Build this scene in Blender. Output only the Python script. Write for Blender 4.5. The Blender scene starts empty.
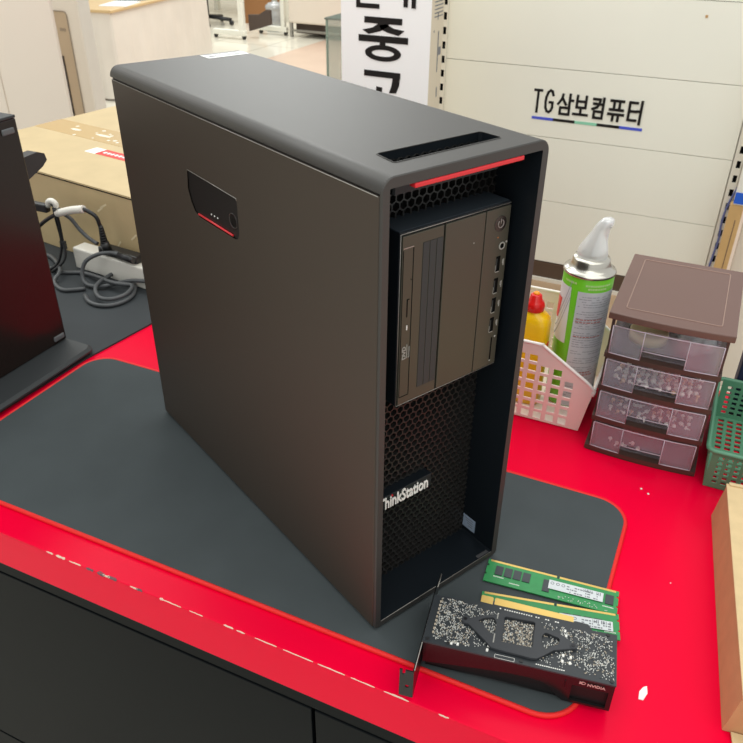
import bpy, bmesh, math, random
from mathutils import Matrix, Vector
random.seed(7)
sc = bpy.context.scene
COL = sc.collection
PI = math.pi
R = math.radians

# ------------------------------------------------------------------ camera
cam = bpy.data.cameras.new('camera')
camo = bpy.data.objects.new('camera', cam)
COL.objects.link(camo)
cam.sensor_fit = 'HORIZONTAL'
cam.sensor_width = 36.0
cam.lens = 36.0 * 768.08 / 743.0
cam.clip_start = 0.02
rx = Vector((0.9069317, 0.4211826, 0.0089487))
ry = Vector((0.2317511, -0.4810653, -0.8454985))
rz = Vector((-0.3518044, 0.7688832, -0.5339029))
m = Matrix.Identity(4)
for i in range(3):
    m[i][0] = rx[i]; m[i][1] = -ry[i]; m[i][2] = -rz[i]
m[0][3], m[1][3], m[2][3] = 0.19816, -0.44686, 0.60780
camo.matrix_world = m
cam.dof.use_dof = True
cam.dof.focus_distance = 0.72
cam.dof.aperture_fstop = 24.0
sc.camera = camo

# ------------------------------------------------------------------ world, lights, exposure
w = bpy.data.worlds.new('world')
sc.world = w
w.use_nodes = True
bg = w.node_tree.nodes['Background']
bg.inputs[0].default_value = (0.98, 1.0, 0.985, 1)
bg.inputs[1].default_value = 0.85
sc.view_settings.view_transform = 'Standard'
sc.view_settings.look = 'None'
sc.view_settings.exposure = 0.0
sc.view_settings.gamma = 1.0
sc.view_settings.use_curve_mapping = False


def area(name, loc, sx, sy, power, rot=(0, 0, 0), col=(0.98, 1.0, 0.96)):
    l = bpy.data.lights.new(name, 'AREA')
    l.shape = 'RECTANGLE'; l.size = sx; l.size_y = sy; l.energy = power; l.color = col
    o = bpy.data.objects.new(name, l)
    o.location = loc; o.rotation_euler = rot
    COL.objects.link(o)
    return o


area('ceiling_light_near', (0.9, -0.2, 2.0), 2.2, 2.2, 19)
area('ceiling_light_aisle', (-0.6, 1.0, 2.0), 1.8, 1.2, 15)
area('fill_light_front', (0.2, -1.9, 2.0), 2.6, 1.2, 22)  # added fill, brightens the display wall and front faces
area('ceiling_light_left', (-2.6, 1.0, 2.0), 1.6, 1.6, 30)
area('ceiling_light_mid', (-2.6, 4.2, 2.0), 1.6, 1.6, 55)
area('ceiling_light_far', (-4.6, 7.2, 2.0), 2.4, 1.6, 80)


# ------------------------------------------------------------------ materials
def lin(c):
    return tuple(((v / 255) / 12.92 if v / 255 <= 0.04045 else ((v / 255 + 0.055) / 1.055) ** 2.4) for v in c)


def mat(name, rgb, rough=0.5, metal=0.0, noise=0.0, nscale=30, bump=0.0, bscale=200, spec=0.5, coat=0.0, alpha=None):
    mt = bpy.data.materials.new(name)
    mt.use_nodes = True
    nt = mt.node_tree
    b = nt.nodes['Principled BSDF']
    c = lin(rgb)
    b.inputs['Base Color'].default_value = (*c, 1)
    b.inputs['Roughness'].default_value = rough
    b.inputs['Metallic'].default_value = metal
    b.inputs['Specular IOR Level'].default_value = spec
    b.inputs['Coat Weight'].default_value = coat
    tc = nt.nodes.new('ShaderNodeTexCoord')
    if noise:
        n = nt.nodes.new('ShaderNodeTexNoise'); n.inputs['Scale'].default_value = nscale
        n.inputs['Detail'].default_value = 4
        nt.links.new(tc.outputs['Object'], n.inputs['Vector'])
        r = nt.nodes.new('ShaderNodeValToRGB')
        r.color_ramp.elements[0].position = 0.3; r.color_ramp.elements[1].position = 0.7
        r.color_ramp.elements[0].color = (*[v * (1 - noise) for v in c], 1)
        r.color_ramp.elements[1].color = (*[min(1, v * (1 + noise)) for v in c], 1)
        nt.links.new(n.outputs['Fac'], r.inputs['Fac'])
        nt.links.new(r.outputs['Color'], b.inputs['Base Color'])
    if bump:
        n = nt.nodes.new('ShaderNodeTexNoise'); n.inputs['Scale'].default_value = bscale
        n.inputs['Detail'].default_value = 3
        nt.links.new(tc.outputs['Object'], n.inputs['Vector'])
        bp = nt.nodes.new('ShaderNodeBump'); bp.inputs['Strength'].default_value = bump
        bp.inputs['Distance'].default_value = 0.001
        nt.links.new(n.outputs['Fac'], bp.inputs['Height'])
        nt.links.new(bp.outputs['Normal'], b.inputs['Normal'])
    return mt


def clear_mat(name, rgb, opacity, rough=0.2, gloss=0.12):
    """thin see-through plastic or glass: mostly transparent, some scatter, some gloss"""
    mt = bpy.data.materials.new(name)
    mt.use_nodes = True
    nt = mt.node_tree
    nt.nodes.clear()
    out = nt.nodes.new('ShaderNodeOutputMaterial')
    tr = nt.nodes.new('ShaderNodeBsdfTransparent')
    df = nt.nodes.new('ShaderNodeBsdfDiffuse'); df.inputs[0].default_value = (*lin(rgb), 1)
    tl = nt.nodes.new('ShaderNodeBsdfTranslucent'); tl.inputs[0].default_value = (*lin(rgb), 1)
    gl = nt.nodes.new('ShaderNodeBsdfGlossy'); gl.inputs['Roughness'].default_value = rough
    m0 = nt.nodes.new('ShaderNodeMixShader'); m0.inputs[0].default_value = 0.4
    nt.links.new(df.outputs[0], m0.inputs[1]); nt.links.new(tl.outputs[0], m0.inputs[2])
    m1 = nt.nodes.new('ShaderNodeMixShader'); m1.inputs[0].default_value = opacity
    nt.links.new(tr.outputs[0], m1.inputs[1]); nt.links.new(m0.outputs[0], m1.inputs[2])
    m2 = nt.nodes.new('ShaderNodeMixShader'); m2.inputs[0].default_value = gloss
    nt.links.new(m1.outputs[0], m2.inputs[1]); nt.links.new(gl.outputs[0], m2.inputs[2])
    nt.links.new(m2.outputs[0], out.inputs[0])
    return mt


M = {}
M['case'] = mat('satin_black_case', (66, 64, 62), 0.46, 0.35, bump=0.05, bscale=1500)
M['panel'] = mat('satin_black_panel', (70, 61, 53), 0.44, 0.35, bump=0.05, bscale=1500)
M['module'] = mat('front_bay_plastic', (70, 68, 58), 0.40, 0.3, bump=0.05, bscale=1500)
M['inner'] = mat('recess_black', (20, 25, 30), 0.34, spec=.35)
M['baytop'] = mat('bay_top_sheen', (52, 60, 67), 0.30)  # dark plastic, its glossy reflection put into the colour
M['dark'] = mat('deep_black', (6, 6, 7), 0.6)
M['grille'] = mat('grille_black', (34, 33, 32), 0.4)
M['slat'] = mat('vent_slat_grey', (40, 45, 46), 0.55)
M['gap'] = mat('seam_black', (4, 4, 4), 0.8, spec=0.1)
M['bright'] = mat('edge_highlight', (150, 146, 140), 0.3, 0.6)  # pale tone stands for light caught on dark edges
M['accent'] = mat('red_accent', (208, 40, 48), 0.4)
M['white'] = mat('white_print', (232, 230, 224), 0.5)
M['greyprint'] = mat('grey_print', (150, 148, 142), 0.5)
M['paper'] = mat('white_paper', (235, 234, 230), 0.6)
M['inkgrey'] = mat('ink_grey', (120, 122, 128), 0.7)
M['ink'] = mat('ink_black', (30, 27, 26), 0.7, spec=0.2)
M['badge'] = mat('blue_badge', (150, 165, 185), 0.4)
M['mat'] = mat('mat_cloth', (67, 73, 75), 0.85, noise=0.07, nscale=14, bump=0.25, bscale=1800, spec=0.25)
M['rearmat'] = mat('rear_mat_rubber', (52, 56, 59), 0.7, noise=0.08, nscale=12, spec=0.3)
M['stitch'] = mat('red_stitching', (228, 28, 26), 0.6, bump=0.8, bscale=900)
M['tan'] = mat('cardboard_tan', (190, 168, 126), 0.6, noise=0.05, nscale=20)
M['tan2'] = mat('cardboard_kraft', (206, 180, 136), 0.75, noise=0.06, nscale=60)
M['kraftside'] = mat('cardboard_kraft_side', (190, 142, 100), 0.8, noise=0.06, nscale=60)
M['tape'] = mat('glossy_tape', (186, 156, 104), 0.22)
M['wear'] = mat('bare_chipboard', (222, 196, 176), 0.8)
M['wearg'] = mat('grey_chip', (92, 80, 84), 0.8)
M['blackcab'] = mat('black_laminate', (8, 13, 16), 0.45, spec=0.08, noise=0.05, nscale=8)
M['sffcase'] = mat('sff_black', (34, 25, 22), 0.24, 0.0, spec=0.3)
M['rubber'] = mat('rubber_grey', (92, 94, 96), 0.6)
M['blackplastic'] = mat('black_plastic', (30, 30, 32), 0.42)
M['stand'] = mat('stand_black', (46, 49, 51), 0.55)
M['cable'] = mat('cable_grey', (74, 76, 78), 0.45)
M['cableblack'] = mat('cable_black', (26, 26, 28), 0.4)
M['whiteplastic'] = mat('white_plastic', (226, 222, 212), 0.45)
M['cream'] = mat('cream_panel', (236, 234, 221), 0.5, noise=0.02, nscale=3)
M['cream2'] = mat('cream_upright', (226, 221, 208), 0.5)
M['creamcab'] = mat('cream_cabinet', (222, 210, 196), 0.5, noise=0.02, nscale=2)
M['beige'] = mat('beige_inset', (186, 166, 140), 0.5)
M['blue'] = mat('blue_ink', (72, 88, 205), 0.5)
M['mint'] = mat('mint_ink', (140, 205, 175), 0.5)
M['wood'] = mat('shelf_wood', (176, 148, 118), 0.5, noise=0.15, nscale=5)
M['woodstick'] = mat('plank_wood', (196, 158, 104), 0.6, noise=0.1, nscale=9)
M['brown'] = mat('organizer_brown', (102, 74, 66), 0.36)
M['browndark'] = mat('organizer_brown_frame', (72, 52, 46), 0.4)
M['frost'] = clear_mat('frosted_drawer', (228, 224, 238), 0.13, 0.22, 0.05)
M['frostfront'] = clear_mat('frosted_front', (226, 220, 236), 0.20, 0.18, 0.06)
M['clearp'] = clear_mat('clear_plastic', (236, 240, 244), 0.30, 0.1, 0.16)
M['nozzle'] = clear_mat('nozzle_plastic', (250, 252, 255), 0.44, 0.05, 0.2)
M['glass'] = clear_mat('showcase_glass', (170, 195, 185), 0.16, 0.03, 0.12)
M['basket'] = mat('basket_pink_white', (240, 222, 214), 0.42)
M['basketrim'] = mat('basket_rim', (244, 236, 230), 0.38)
M['greenb'] = mat('green_basket', (84, 138, 108), 0.42)
M['yellow'] = mat('yellow_bottle', (240, 190, 8), 0.3)
M['redcap'] = mat('red_cap', (218, 22, 18), 0.3)
M['cangreen'] = mat('can_green', (118, 206, 44), 0.3)
M['cangrey'] = mat('can_label_grey', (208, 211, 216), 0.3)
M['canwhite'] = mat('can_swirl_white', (226, 230, 232), 0.3)
M['canswirl'] = mat('can_swirl_grey', (166, 174, 180), 0.3)
M['steel'] = mat('steel', (196, 192, 182), 0.25, 1.0)
M['screw'] = mat('screw_steel', (240, 238, 232), 0.28, 0.45)
M['copper'] = mat('screw_copper', (222, 186, 152), 0.3, 0.5)
M['navy'] = mat('navy_box', (22, 30, 62), 0.6)
M['pcb'] = mat('pcb_black', (44, 48, 52), 0.42)
M['pcbgreen'] = mat('pcb_green', (48, 138, 78), 0.4, noise=0.08, nscale=120)
M['gold'] = mat('gold_contacts', (226, 190, 110), 0.35, 0.6)
M['chip'] = mat('chip_grey', (58, 64, 68), 0.5)
M['solder'] = mat('solder_silver', (214, 214, 208), 0.4, 0.2)
M['smdtan'] = mat('smd_tan', (176, 164, 146), 0.5)
M['shroud'] = mat('shroud_black', (24, 22, 23), 0.22)
M['brace'] = mat('brace_black', (52, 54, 58), 0.5)
M['bracket'] = mat('bracket_metal', (58, 58, 60), 0.3, 0.9)
M['sticker'] = mat('sticker_white', (205, 210, 212), 0.5)
M['tilewhite'] = mat('tile_white', (232, 228, 214), 0.12)
M['cloth'] = mat('cloth_cream', (222, 214, 202), 0.8, noise=0.04, nscale=4, bump=0.5, bscale=6)
M['rackwhite'] = mat('rack_white', (232, 230, 218), 0.4)
M['darkbrown'] = mat('dark_brown', (74, 60, 52), 0.6)
M['deskwood'] = mat('counter_wood', (206, 176, 128), 0.45)
M['lamp'] = mat('indicator', (225, 225, 222), 0.4)


def desk_material():
    mt = mat('red_laminate', (230, 0, 50), 0.26, spec=0.09)
    return mt


M['red'] = desk_material()


def tile_floor():
    mt = bpy.data.materials.new('tiled_floor')
    mt.use_nodes = True
    nt = mt.node_tree; b = nt.nodes['Principled BSDF']
    tc = nt.nodes.new('ShaderNodeTexCoord')
    br = nt.nodes.new('ShaderNodeTexBrick')
    br.offset = 0.0
    br.inputs['Color1'].default_value = (*lin((228, 222, 206)), 1)
    br.inputs['Color2'].default_value = (*lin((222, 216, 200)), 1)
    br.inputs['Mortar'].default_value = (*lin((176, 168, 152)), 1)
    br.inputs['Scale'].default_value = 1.0
    br.inputs['Mortar Size'].default_value = 0.006
    br.inputs['Brick Width'].default_value = 0.6
    br.inputs['Row Height'].default_value = 0.6
    nt.links.new(tc.outputs['Object'], br.inputs['Vector'])
    nt.links.new(br.outputs['Color'], b.inputs['Base Color'])
    b.inputs['Roughness'].default_value = 0.12
    return mt


M['floor'] = tile_floor()
M['pinkfloor'] = mat('pink_aisle_floor', (206, 180, 160), 0.25, noise=0.04, nscale=3)
M['wallm'] = mat('wall_paint', (214, 206, 190), 0.8)


# ------------------------------------------------------------------ mesh helpers
def link(name, me, material, parent=None):
    o = bpy.data.objects.new(name, me)
    if material is not None and len(me.materials) == 0:
        me.materials.append(material)
    COL.objects.link(o)
    if parent is not None:
        o.parent = parent
    return o


class MB:
    def __init__(s):
        s.bm = bmesh.new()
        s.mi = 0

    def _add(s, tb, mx=None):
        if mx is not None:
            tb.transform(mx)
        vs = [s.bm.verts.new(v.co) for v in tb.verts]
        tb.verts.index_update()
        for f in tb.faces:
            try:
                nf = s.bm.faces.new([vs[v.index] for v in f.verts])
                nf.material_index = s.mi
                nf.smooth = f.smooth
            except ValueError:
                pass
        tb.free()
        return s

    def box(s, x0, x1, y0, y1, z0, z1, bev=0.0, mx=None, seg=2):
        t = bmesh.new()
        bmesh.ops.create_cube(t, size=1)
        for v in t.verts:
            v.co = Vector((x0 + (v.co.x + .5) * (x1 - x0), y0 + (v.co.y + .5) * (y1 - y0), z0 + (v.co.z + .5) * (z1 - z0)))
        if bev:
            bmesh.ops.bevel(t, geom=t.edges[:], offset=bev, segments=seg, profile=0.5, affect='EDGES')
        return s._add(t, mx)

    def cyl(s, p0, p1, r0, r1=None, n=16, mx=None, smooth=True):
        r1 = r0 if r1 is None else r1
        p0 = Vector(p0); p1 = Vector(p1)
        t = bmesh.new()
        d = p1 - p0
        bmesh.ops.create_cone(t, cap_ends=True, segments=n, radius1=r0, radius2=r1, depth=d.length)
        for f in t.faces:
            f.smooth = smooth and len(f.verts) == 4
        q = d.to_track_quat('Z', 'Y').to_matrix().to_4x4()
        q.translation = (p0 + p1) / 2
        t.transform(q)
        return s._add(t, mx)

    def sphere(s, c, r, n=10, sc_=(1, 1, 1), mx=None):
        t = bmesh.new()
        bmesh.ops.create_uvsphere(t, u_segments=n, v_segments=max(4, n // 2), radius=r)
        for v in t.verts:
            v.co = Vector((v.co.x * sc_[0] + c[0], v.co.y * sc_[1] + c[1], v.co.z * sc_[2] + c[2]))
        for f in t.faces:
            f.smooth = True
        return s._add(t, mx)

    def tube(s, pts, r, n=8, closed=False, mx=None, smoothit=3):
        P = [Vector(p) for p in pts]
        if smoothit:
            Q = []
            N = len(P)
            for i in range(N if closed else N - 1):
                if closed:
                    a, b, c, d = P[i - 1], P[i], P[(i + 1) % N], P[(i + 2) % N]
                else:
                    b, c = P[i], P[i + 1]
                    a = P[i - 1] if i else b * 2 - c
                    d = P[i + 2] if i + 2 < N else c * 2 - b
                for k in range(smoothit):
                    u = k / smoothit
                    Q.append(0.5 * ((2 * b) + (c - a) * u + (2 * a - 5 * b + 4 * c - d) * u * u + (3 * b - a - 3 * c + d) * u ** 3))
            if not closed:
                Q.append(P[-1])
            P = Q
        t = bmesh.new()
        rings = []
        N = len(P)
        prev = None
        for i, p in enumerate(P):
            if closed:
                d = P[(i + 1) % N] - P[i - 1]
            else:
                d = P[min(i + 1, N - 1)] - P[max(i - 1, 0)]
            if d.length < 1e-9:
                d = Vector((1, 0, 0))
            d.normalize()
            if prev is None:
                u = d.cross(Vector((0, 0, 1)))
                if u.length < .05:
                    u = d.cross(Vector((0, 1, 0)))
            else:
                u = prev - d * prev.dot(d)
            u.normalize(); prev = u
            v = d.cross(u)
            rings.append([t.verts.new(p + (u * math.cos(2 * PI * k / n) + v * math.sin(2 * PI * k / n)) * r) for k in range(n)])
        for i in range(N if closed else N - 1):
            a, b = rings[i], rings[(i + 1) % N]
            for k in range(n):
                f = t.faces.new((a[k], a[(k + 1) % n], b[(k + 1) % n], b[k])); f.smooth = True
        if not closed:
            t.faces.new(rings[0]); t.faces.new(rings[-1][::-1])
        return s._add(t, mx)

    def plate(s, outer, holes=(), t0=0.0, t1=-0.001, mx=None, open_back=False):
        """flat plate with holes: loops in XY, from z=t0 to z=t1"""
        t = bmesh.new()
        loops = [outer] + list(holes)
        tops, bots = [], []
        for L in loops:
            tops.append([t.verts.new((p[0], p[1], t0)) for p in L])
            bots.append([t.verts.new((p[0], p[1], t1)) for p in L])
        for grp in ([tops] if open_back else [tops, bots]):
            ed = []
            for L in grp:
                for i in range(len(L)):
                    ed.append(t.edges.new((L[i], L[(i + 1) % len(L)])))
            bmesh.ops.triangle_fill(t, use_beauty=True, use_dissolve=False, edges=ed)
        for a, b in zip(tops, bots):
            for i in range(len(a)):
                j = (i + 1) % len(a)
                try:
                    t.faces.new((a[i], a[j], b[j], b[i]))
                except ValueError:
                    pass
        bmesh.ops.recalc_face_normals(t, faces=t.faces[:])
        return s._add(t, mx)

    def loft(s, rings, caps=True, smooth=True, mx=None, closed=True):
        t = bmesh.new()
        rr = [[t.verts.new(p) for p in r] for r in rings]
        n = len(rr[0])
        for a, b in zip(rr, rr[1:]):
            for k in range(n if closed else n - 1):
                f = t.faces.new((a[k], a[(k + 1) % n], b[(k + 1) % n], b[k])); f.smooth = smooth
        if caps:
            t.faces.new(rr[0][::-1]); t.faces.new(rr[-1])
        return s._add(t, mx)

    def lathe(s, prof, n=32, c=(0, 0), mx=None, smooth=True):
        return s.loft([[(c[0] + r * math.cos(2 * PI * k / n), c[1] + r * math.sin(2 * PI * k / n), z) for k in range(n)] for r, z in prof], True, smooth, mx)

    def quad(s, a, b, c, d, mx=None):
        t = bmesh.new()
        t.faces.new([t.verts.new(p) for p in (a, b, c, d)])
        return s._add(t, mx)

    def stroke(s, p, q, wd, h=0.0006, mx=None):
        p = Vector((p[0], p[1])); q = Vector((q[0], q[1]))
        d = (q - p)
        L = d.length
        d /= L
        nrm = Vector((-d.y, d.x)) * wd / 2
        e = d * 0
        pts = [p - e - nrm, q + e - nrm, q + e + nrm, p - e + nrm]
        return s.plate([(v.x, v.y) for v in pts], (), h, 0.0, mx)

    def build(s, name, material, parent=None, smooth=False, mats=None):
        bmesh.ops.recalc_face_normals(s.bm, faces=s.bm.faces[:])
        me = bpy.data.meshes.new(name)
        s.bm.to_mesh(me); s.bm.free()
        if mats:
            for mm in mats:
                me.materials.append(mm)
        return link(name, me, material, parent)


def rrect(x0, x1, y0, y1, r, n=5):
    pts = []
    if not isinstance(r, (tuple, list)):
        r = (r, r, r, r)       # corners: bl, br, tr, tl
    for (cx, cy, a0, q) in ((x0 + r[0], y0 + r[0], PI, r[0]), (x1 - r[1], y0 + r[1], 1.5 * PI, r[1]), (x1 - r[2], y1 - r[2], 0, r[2]), (x0 + r[3], y1 - r[3], .5 * PI, r[3])):
        if q <= 0:
            pts.append((cx, cy)); continue
        for k in range(n + 1):
            a = a0 + k / n * PI / 2
            pts.append((cx + q * math.cos(a), cy + q * math.sin(a)))
    return pts


def circ(x, y, r, n=16):
    return [(x + r * math.cos(2 * PI * k / n), y + r * math.sin(2 * PI * k / n)) for k in range(n)]


def T(x=0, y=0, z=0, rx=0, ry=0, rz=0):
    return Matrix.Translation((x, y, z)) @ Matrix.Rotation(rz, 4, 'Z') @ Matrix.Rotation(ry, 4, 'Y') @ Matrix.Rotation(rx, 4, 'X')


def frame(o, ex, ey, ez):
    mx = Matrix.Identity(4)
    for i in range(3):
        mx[i][0] = ex[i]; mx[i][1] = ey[i]; mx[i][2] = ez[i]; mx[i][3] = o[i]
    return mx


def text_bm(string, size, extrude=0.0004, bold=0.0, xs=1.0, align='LEFT'):
    cu = bpy.data.curves.new('txt', 'FONT')
    cu.body = string; cu.size = size; cu.extrude = extrude; cu.offset = bold
    cu.align_x = align
    cu.resolution_u = 3
    o = bpy.data.objects.new('txt', cu)
    COL.objects.link(o)
    dg = bpy.context.evaluated_depsgraph_get()
    me = bpy.data.meshes.new_from_object(o.evaluated_get(dg))
    t = bmesh.new(); t.from_mesh(me)
    bpy.data.objects.remove(o); bpy.data.curves.remove(cu); bpy.data.meshes.remove(me)
    t.transform(Matrix.Diagonal((xs, 1, 1, 1)))
    return t


def tag(o, label, cat, group=None):
    o['label'] = label; o['category'] = cat
    if group:
        o['group'] = group
    return o


def thing(name, label, cat, loc=(0, 0, 0), rz=0.0, group=None):
    o = bpy.data.objects.new(name, None)
    o.empty_display_size = 0.05
    o.location = loc; o.rotation_euler = (0, 0, rz)
    COL.objects.link(o)
    return tag(o, label, cat, group)


def copy_tree(o, parent=None):
    c = o.copy(); COL.objects.link(c)
    if parent is not None:
        c.parent = parent
    for ch in list(o.children):
        copy_tree(ch, c)
    return c


def struct(o):
    o['kind'] = 'structure'
    return o


FZ = -0.75
# ------------------------------------------------------------------ room shell
b = MB(); b.box(-9, 4, -5, 10, FZ - 0.05, FZ); struct(b.build('floor', M['floor']))
b = MB(); b.box(-3.86, 1.5, 2.1, 9.9, FZ, FZ + 0.002); struct(b.build('trim_1', M['pinkfloor']))
b = MB(); b.box(-9, 3, 10, 10.1, FZ, 2.0); struct(b.build('wall_back', M['wallm']))
b = MB(); b.box(-9.1, -9, -2, 10, FZ, 2.0); struct(b.build('wall_left', M['wallm']))

# ------------------------------------------------------------------ desk
desk = thing('service_desk', 'red topped counter desk with a chipped front edge over black drawers', 'desk', (-0.3, 0.3, FZ))
dm = Matrix.Translation((0.3, -0.3, -FZ))
b = MB()
b.plate([(-1.6, -0.052), (0.85, -0.052), (0.85, 0.60), (-0.60, 0.60), (-0.60, 1.12), (-1.6, 1.12)], (), 0.0, -0.056, mx=dm)
bmesh.ops.remove_doubles(b.bm, verts=b.bm.verts[:], dist=1e-5)
top = b.build('desktop', M['red'], desk)
bv = top.modifiers.new('bevel', 'BEVEL'); bv.width = 0.0012; bv.segments = 2; bv.limit_method = 'ANGLE'
# chips of bare board along the front edge
random.seed(3)


def chip(bb, x, wd, dy, dz, side):
    n = 7
    up = [(x + wd * (k / n - .5), -0.0522 + (0.0003 if k in (0, n) else dy * random.uniform(.35, 1)), 0.0002) for k in range(n + 1)]
    ed = [(x + wd * (k / n - .5), -0.0523, -0.0002) for k in range(n + 1)]
    dn = [(x + wd * (k / n - .5), -0.0523, -(0.0003 if k in (0, n) else dz * random.uniform(.35, 1))) for k in range(n + 1)]
    for k in range(n):
        bb.quad(up[k], up[k + 1], ed[k + 1], ed[k], mx=dm)
        bb.quad(ed[k], ed[k + 1], dn[k + 1], dn[k], mx=dm)


for x, wd, dy, dz in ((-0.36, .012, .002, .002), (-0.345, .016, .003, .003), (-0.325, .02, .0015, .0015), (-0.283, .012, .003, .003), (-0.247, .012, .001, .002), (-0.212, .006, .003, .003), (-0.2, .03, .001, .0012), (-0.17, .02, .0012, .001), (-0.132, .014, .002, .0015), (-0.118, .012, .0014, .002),
                      (-0.09, .03, .001, .0012), (-0.055, .04, .0012, .001), (-0.02, .035, .0014, .0012), (0.012, .03, .001, .001), (0.045, .03, .002, .0012), (0.09, .012, .001, .002)):
    b = MB(); chip(b, x, wd * .8, dy * .7, dz * .75, 0)
    b.build('edge_chip', M['wear'], desk)['label'] = 'pale chip in the red front edge'
for x, wd, dy, dz in ((-0.29, .010, .004, .005), (-0.275, .012, .003, .003), (-0.305, .01, .002, .003), (-0.24, .008, .002, .003)):
    b = MB(); chip(b, x, wd, dy * .8, dz * .9, 0)
    b.build('edge_bruise', M['wearg'], desk)['label'] = 'dark bruise on the front edge'
b = MB(); b.box(-1.58, 0.83, -0.046, -0.03, -0.0815, -0.056, mx=dm); b.build('front_rail', M['blackcab'], desk)
b = MB(); b.box(-1.58, 0.83, -0.03, 0.585, FZ, -0.056, mx=dm); b.build('carcass', M['gap'], desk)
for x0, x1 in ((-0.83, -0.4465 + .0), (-0.4465 + .004, -0.047), (-0.043, 0.36), (0.364, 0.8)):
    if x0 > -0.83 and x0 < -0.1:
        x0 = -0.70
    if x1 < -0.4:
        x0, x1 = -1.5, -0.704
    for za, zb in ((-0.486, -0.0835), (-0.735, -0.490)):
        b = MB(); b.box(x0, x1, -0.047, -0.031, za, zb, 0.001, mx=dm)
        b.build('drawer', M['blackcab'], desk)
b = MB(); b.box(-1.56, -0.62, 0.586, 1.1, FZ, -0.056, mx=dm); b.build('side_carcass', M['blackcab'], desk)

# ------------------------------------------------------------------ mats
dmat = thing('desk_mat', 'long black cloth desk mat with red stitched edge under the tower', 'desk mat', (-0.2, 0.135, 0))
mo = rrect(-0.594, 0.193, -0.018, 0.288, 0.036, 8)
mm = Matrix.Translation((0.2, -0.135, 0))
b = MB(); b.plate(mo, (), 0.004, 0.0003, mx=mm); b.build('pad', M['mat'], dmat)
b = MB(); b.tube([(x, y, 0.0024) for x, y in mo], 0.0025, 8, True, mx=mm, smoothit=1)
b.build('stitched_edge', M['stitch'], dmat)['label'] = 'red stitched border'
b = MB(); b.plate([(-1.35, -0.03), (-0.618, -0.03), (-0.604, 0.27), (-0.587, 0.395), (-0.56, 0.70), (-1.35, 0.70)], (), 0.003, 0.0002)
tag(b.build('rear_mat', M['rearmat']), 'plain black rubber mat under the cables and the big carton', 'desk mat')

# ------------------------------------------------------------------ tower computer (local frame: x width, y depth, z up)
AT = R(62.935)
pc = thing('tower_computer', 'large matte black workstation tower standing on the desk mat', 'computer', (0, 0, 0.007), AT)
W_, D_, H_ = 0.165, 0.458, 0.44
# shell : extruded outline with step for the side panel
RR = 0.0105


def outline(inset=0.0, step=False):
    i = inset
    o = rrect(i, W_ - i, i, H_ - i, (0.004, 0.004, RR - i, RR - i), 8)
    return o


b = MB()
right = [p for p in outline() if p[0] > W_ / 2]
tl = [p for p in outline() if p[0] < W_ / 2 and p[1] > H_ / 2]
prof = right + tl + [(0.0, 0.4292), (0.0024, 0.4292), (0.0024, 0.0)]
y0, y1 = 0.0024, D_
# drop the top flat quad - replaced below with one that has the handle slot
rings = [[(x, y, z) for x, z in prof] for y in (y0, y1)]
t = bmesh.new()
ra = [t.verts.new(p) for p in rings[0]]; rb = [t.verts.new(p) for p in rings[1]]
n = len(prof)
for k in range(n):
    j = (k + 1) % n
    if abs(prof[k][1] - H_) < 1e-6 and abs(prof[j][1] - H_) < 1e-6:
        continue
    f = t.faces.new((ra[k], ra[j], rb[j], rb[k]))
    f.smooth = prof[k][1] > 0.429 and prof[j][1] > 0.429
t.faces.new(rb)
b._add(t)
slot = [(0.0300, 0.0225), (0.1335, 0.0225), (0.1350, 0.0245), (0.1340, 0.0425), (0.1320, 0.0448), (0.0335, 0.0465), (0.0310, 0.0450), (0.0285, 0.0240)]
b.plate([(RR, y0), (W_ - RR, y0), (W_ - RR, y1), (RR, y1)], [slot], H_, H_ - 0.0005, open_back=True)
case = b.build('case_shell', M['case'], pc)
b = MB(); b.plate(slot, (), H_ - 0.022, H_ - 0.0235)
for i in range(len(slot)):
    p, q = slot[i], slot[(i + 1) % len(slot)]
    b.quad((p[0], p[1], H_), (q[0], q[1], H_), (q[0], q[1], H_ - .022), (p[0], p[1], H_ - .022))
b.build('handle_recess', M['inner'], pc)
b = MB(); b.tube([(x, y, H_ + 0.0001) for x, y in slot], 0.0005, 6, True, smoothit=0)
b.build('handle_rim', M['case'], pc)
# front bezel ring
inn = rrect(0.0068, 0.1575, 0.0066, 0.4320, 0.0012, 2)
b = MB()
ring = outline()
ring_in = outline(0.0008)
# chamfered outer edge + ring face + inner walls (mapped XZ -> y)
fm = frame((0, 0.0, 0), (1, 0, 0), (0, 0, 1), (0, -1, 0))
b.plate(ring_in, [inn], 0.0, -0.0003, mx=fm, open_back=True)
b.loft([[(x, 0.0024, z) for x, z in ring], [(x, 0.0008, z) for x, z in ring], [(x, 0.0, z) for x, z in ring_in]], caps=False, smooth=False)
b.build('front_bezel', M['case'], pc)
b = MB()
b.loft([[(x, 0.0002, z) for x, z in inn], [(x, 0.0455, z) for x, z in inn]], caps=False, smooth=False)
b.build('bezel_recess', M['inner'], pc)
# painted highlight line along the lower rim
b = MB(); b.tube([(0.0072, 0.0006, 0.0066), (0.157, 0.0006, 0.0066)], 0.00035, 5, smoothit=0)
b.build('lower_rim_highlight', M['bright'], pc)
# red strip
b = MB(); b.box(0.0285, 0.1365, -0.0006, 0.006, 0.4282, 0.4316, 0.0007)
b.build('accent_strip', M['accent'], pc)['label'] = 'red strip under the front lip'
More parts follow.
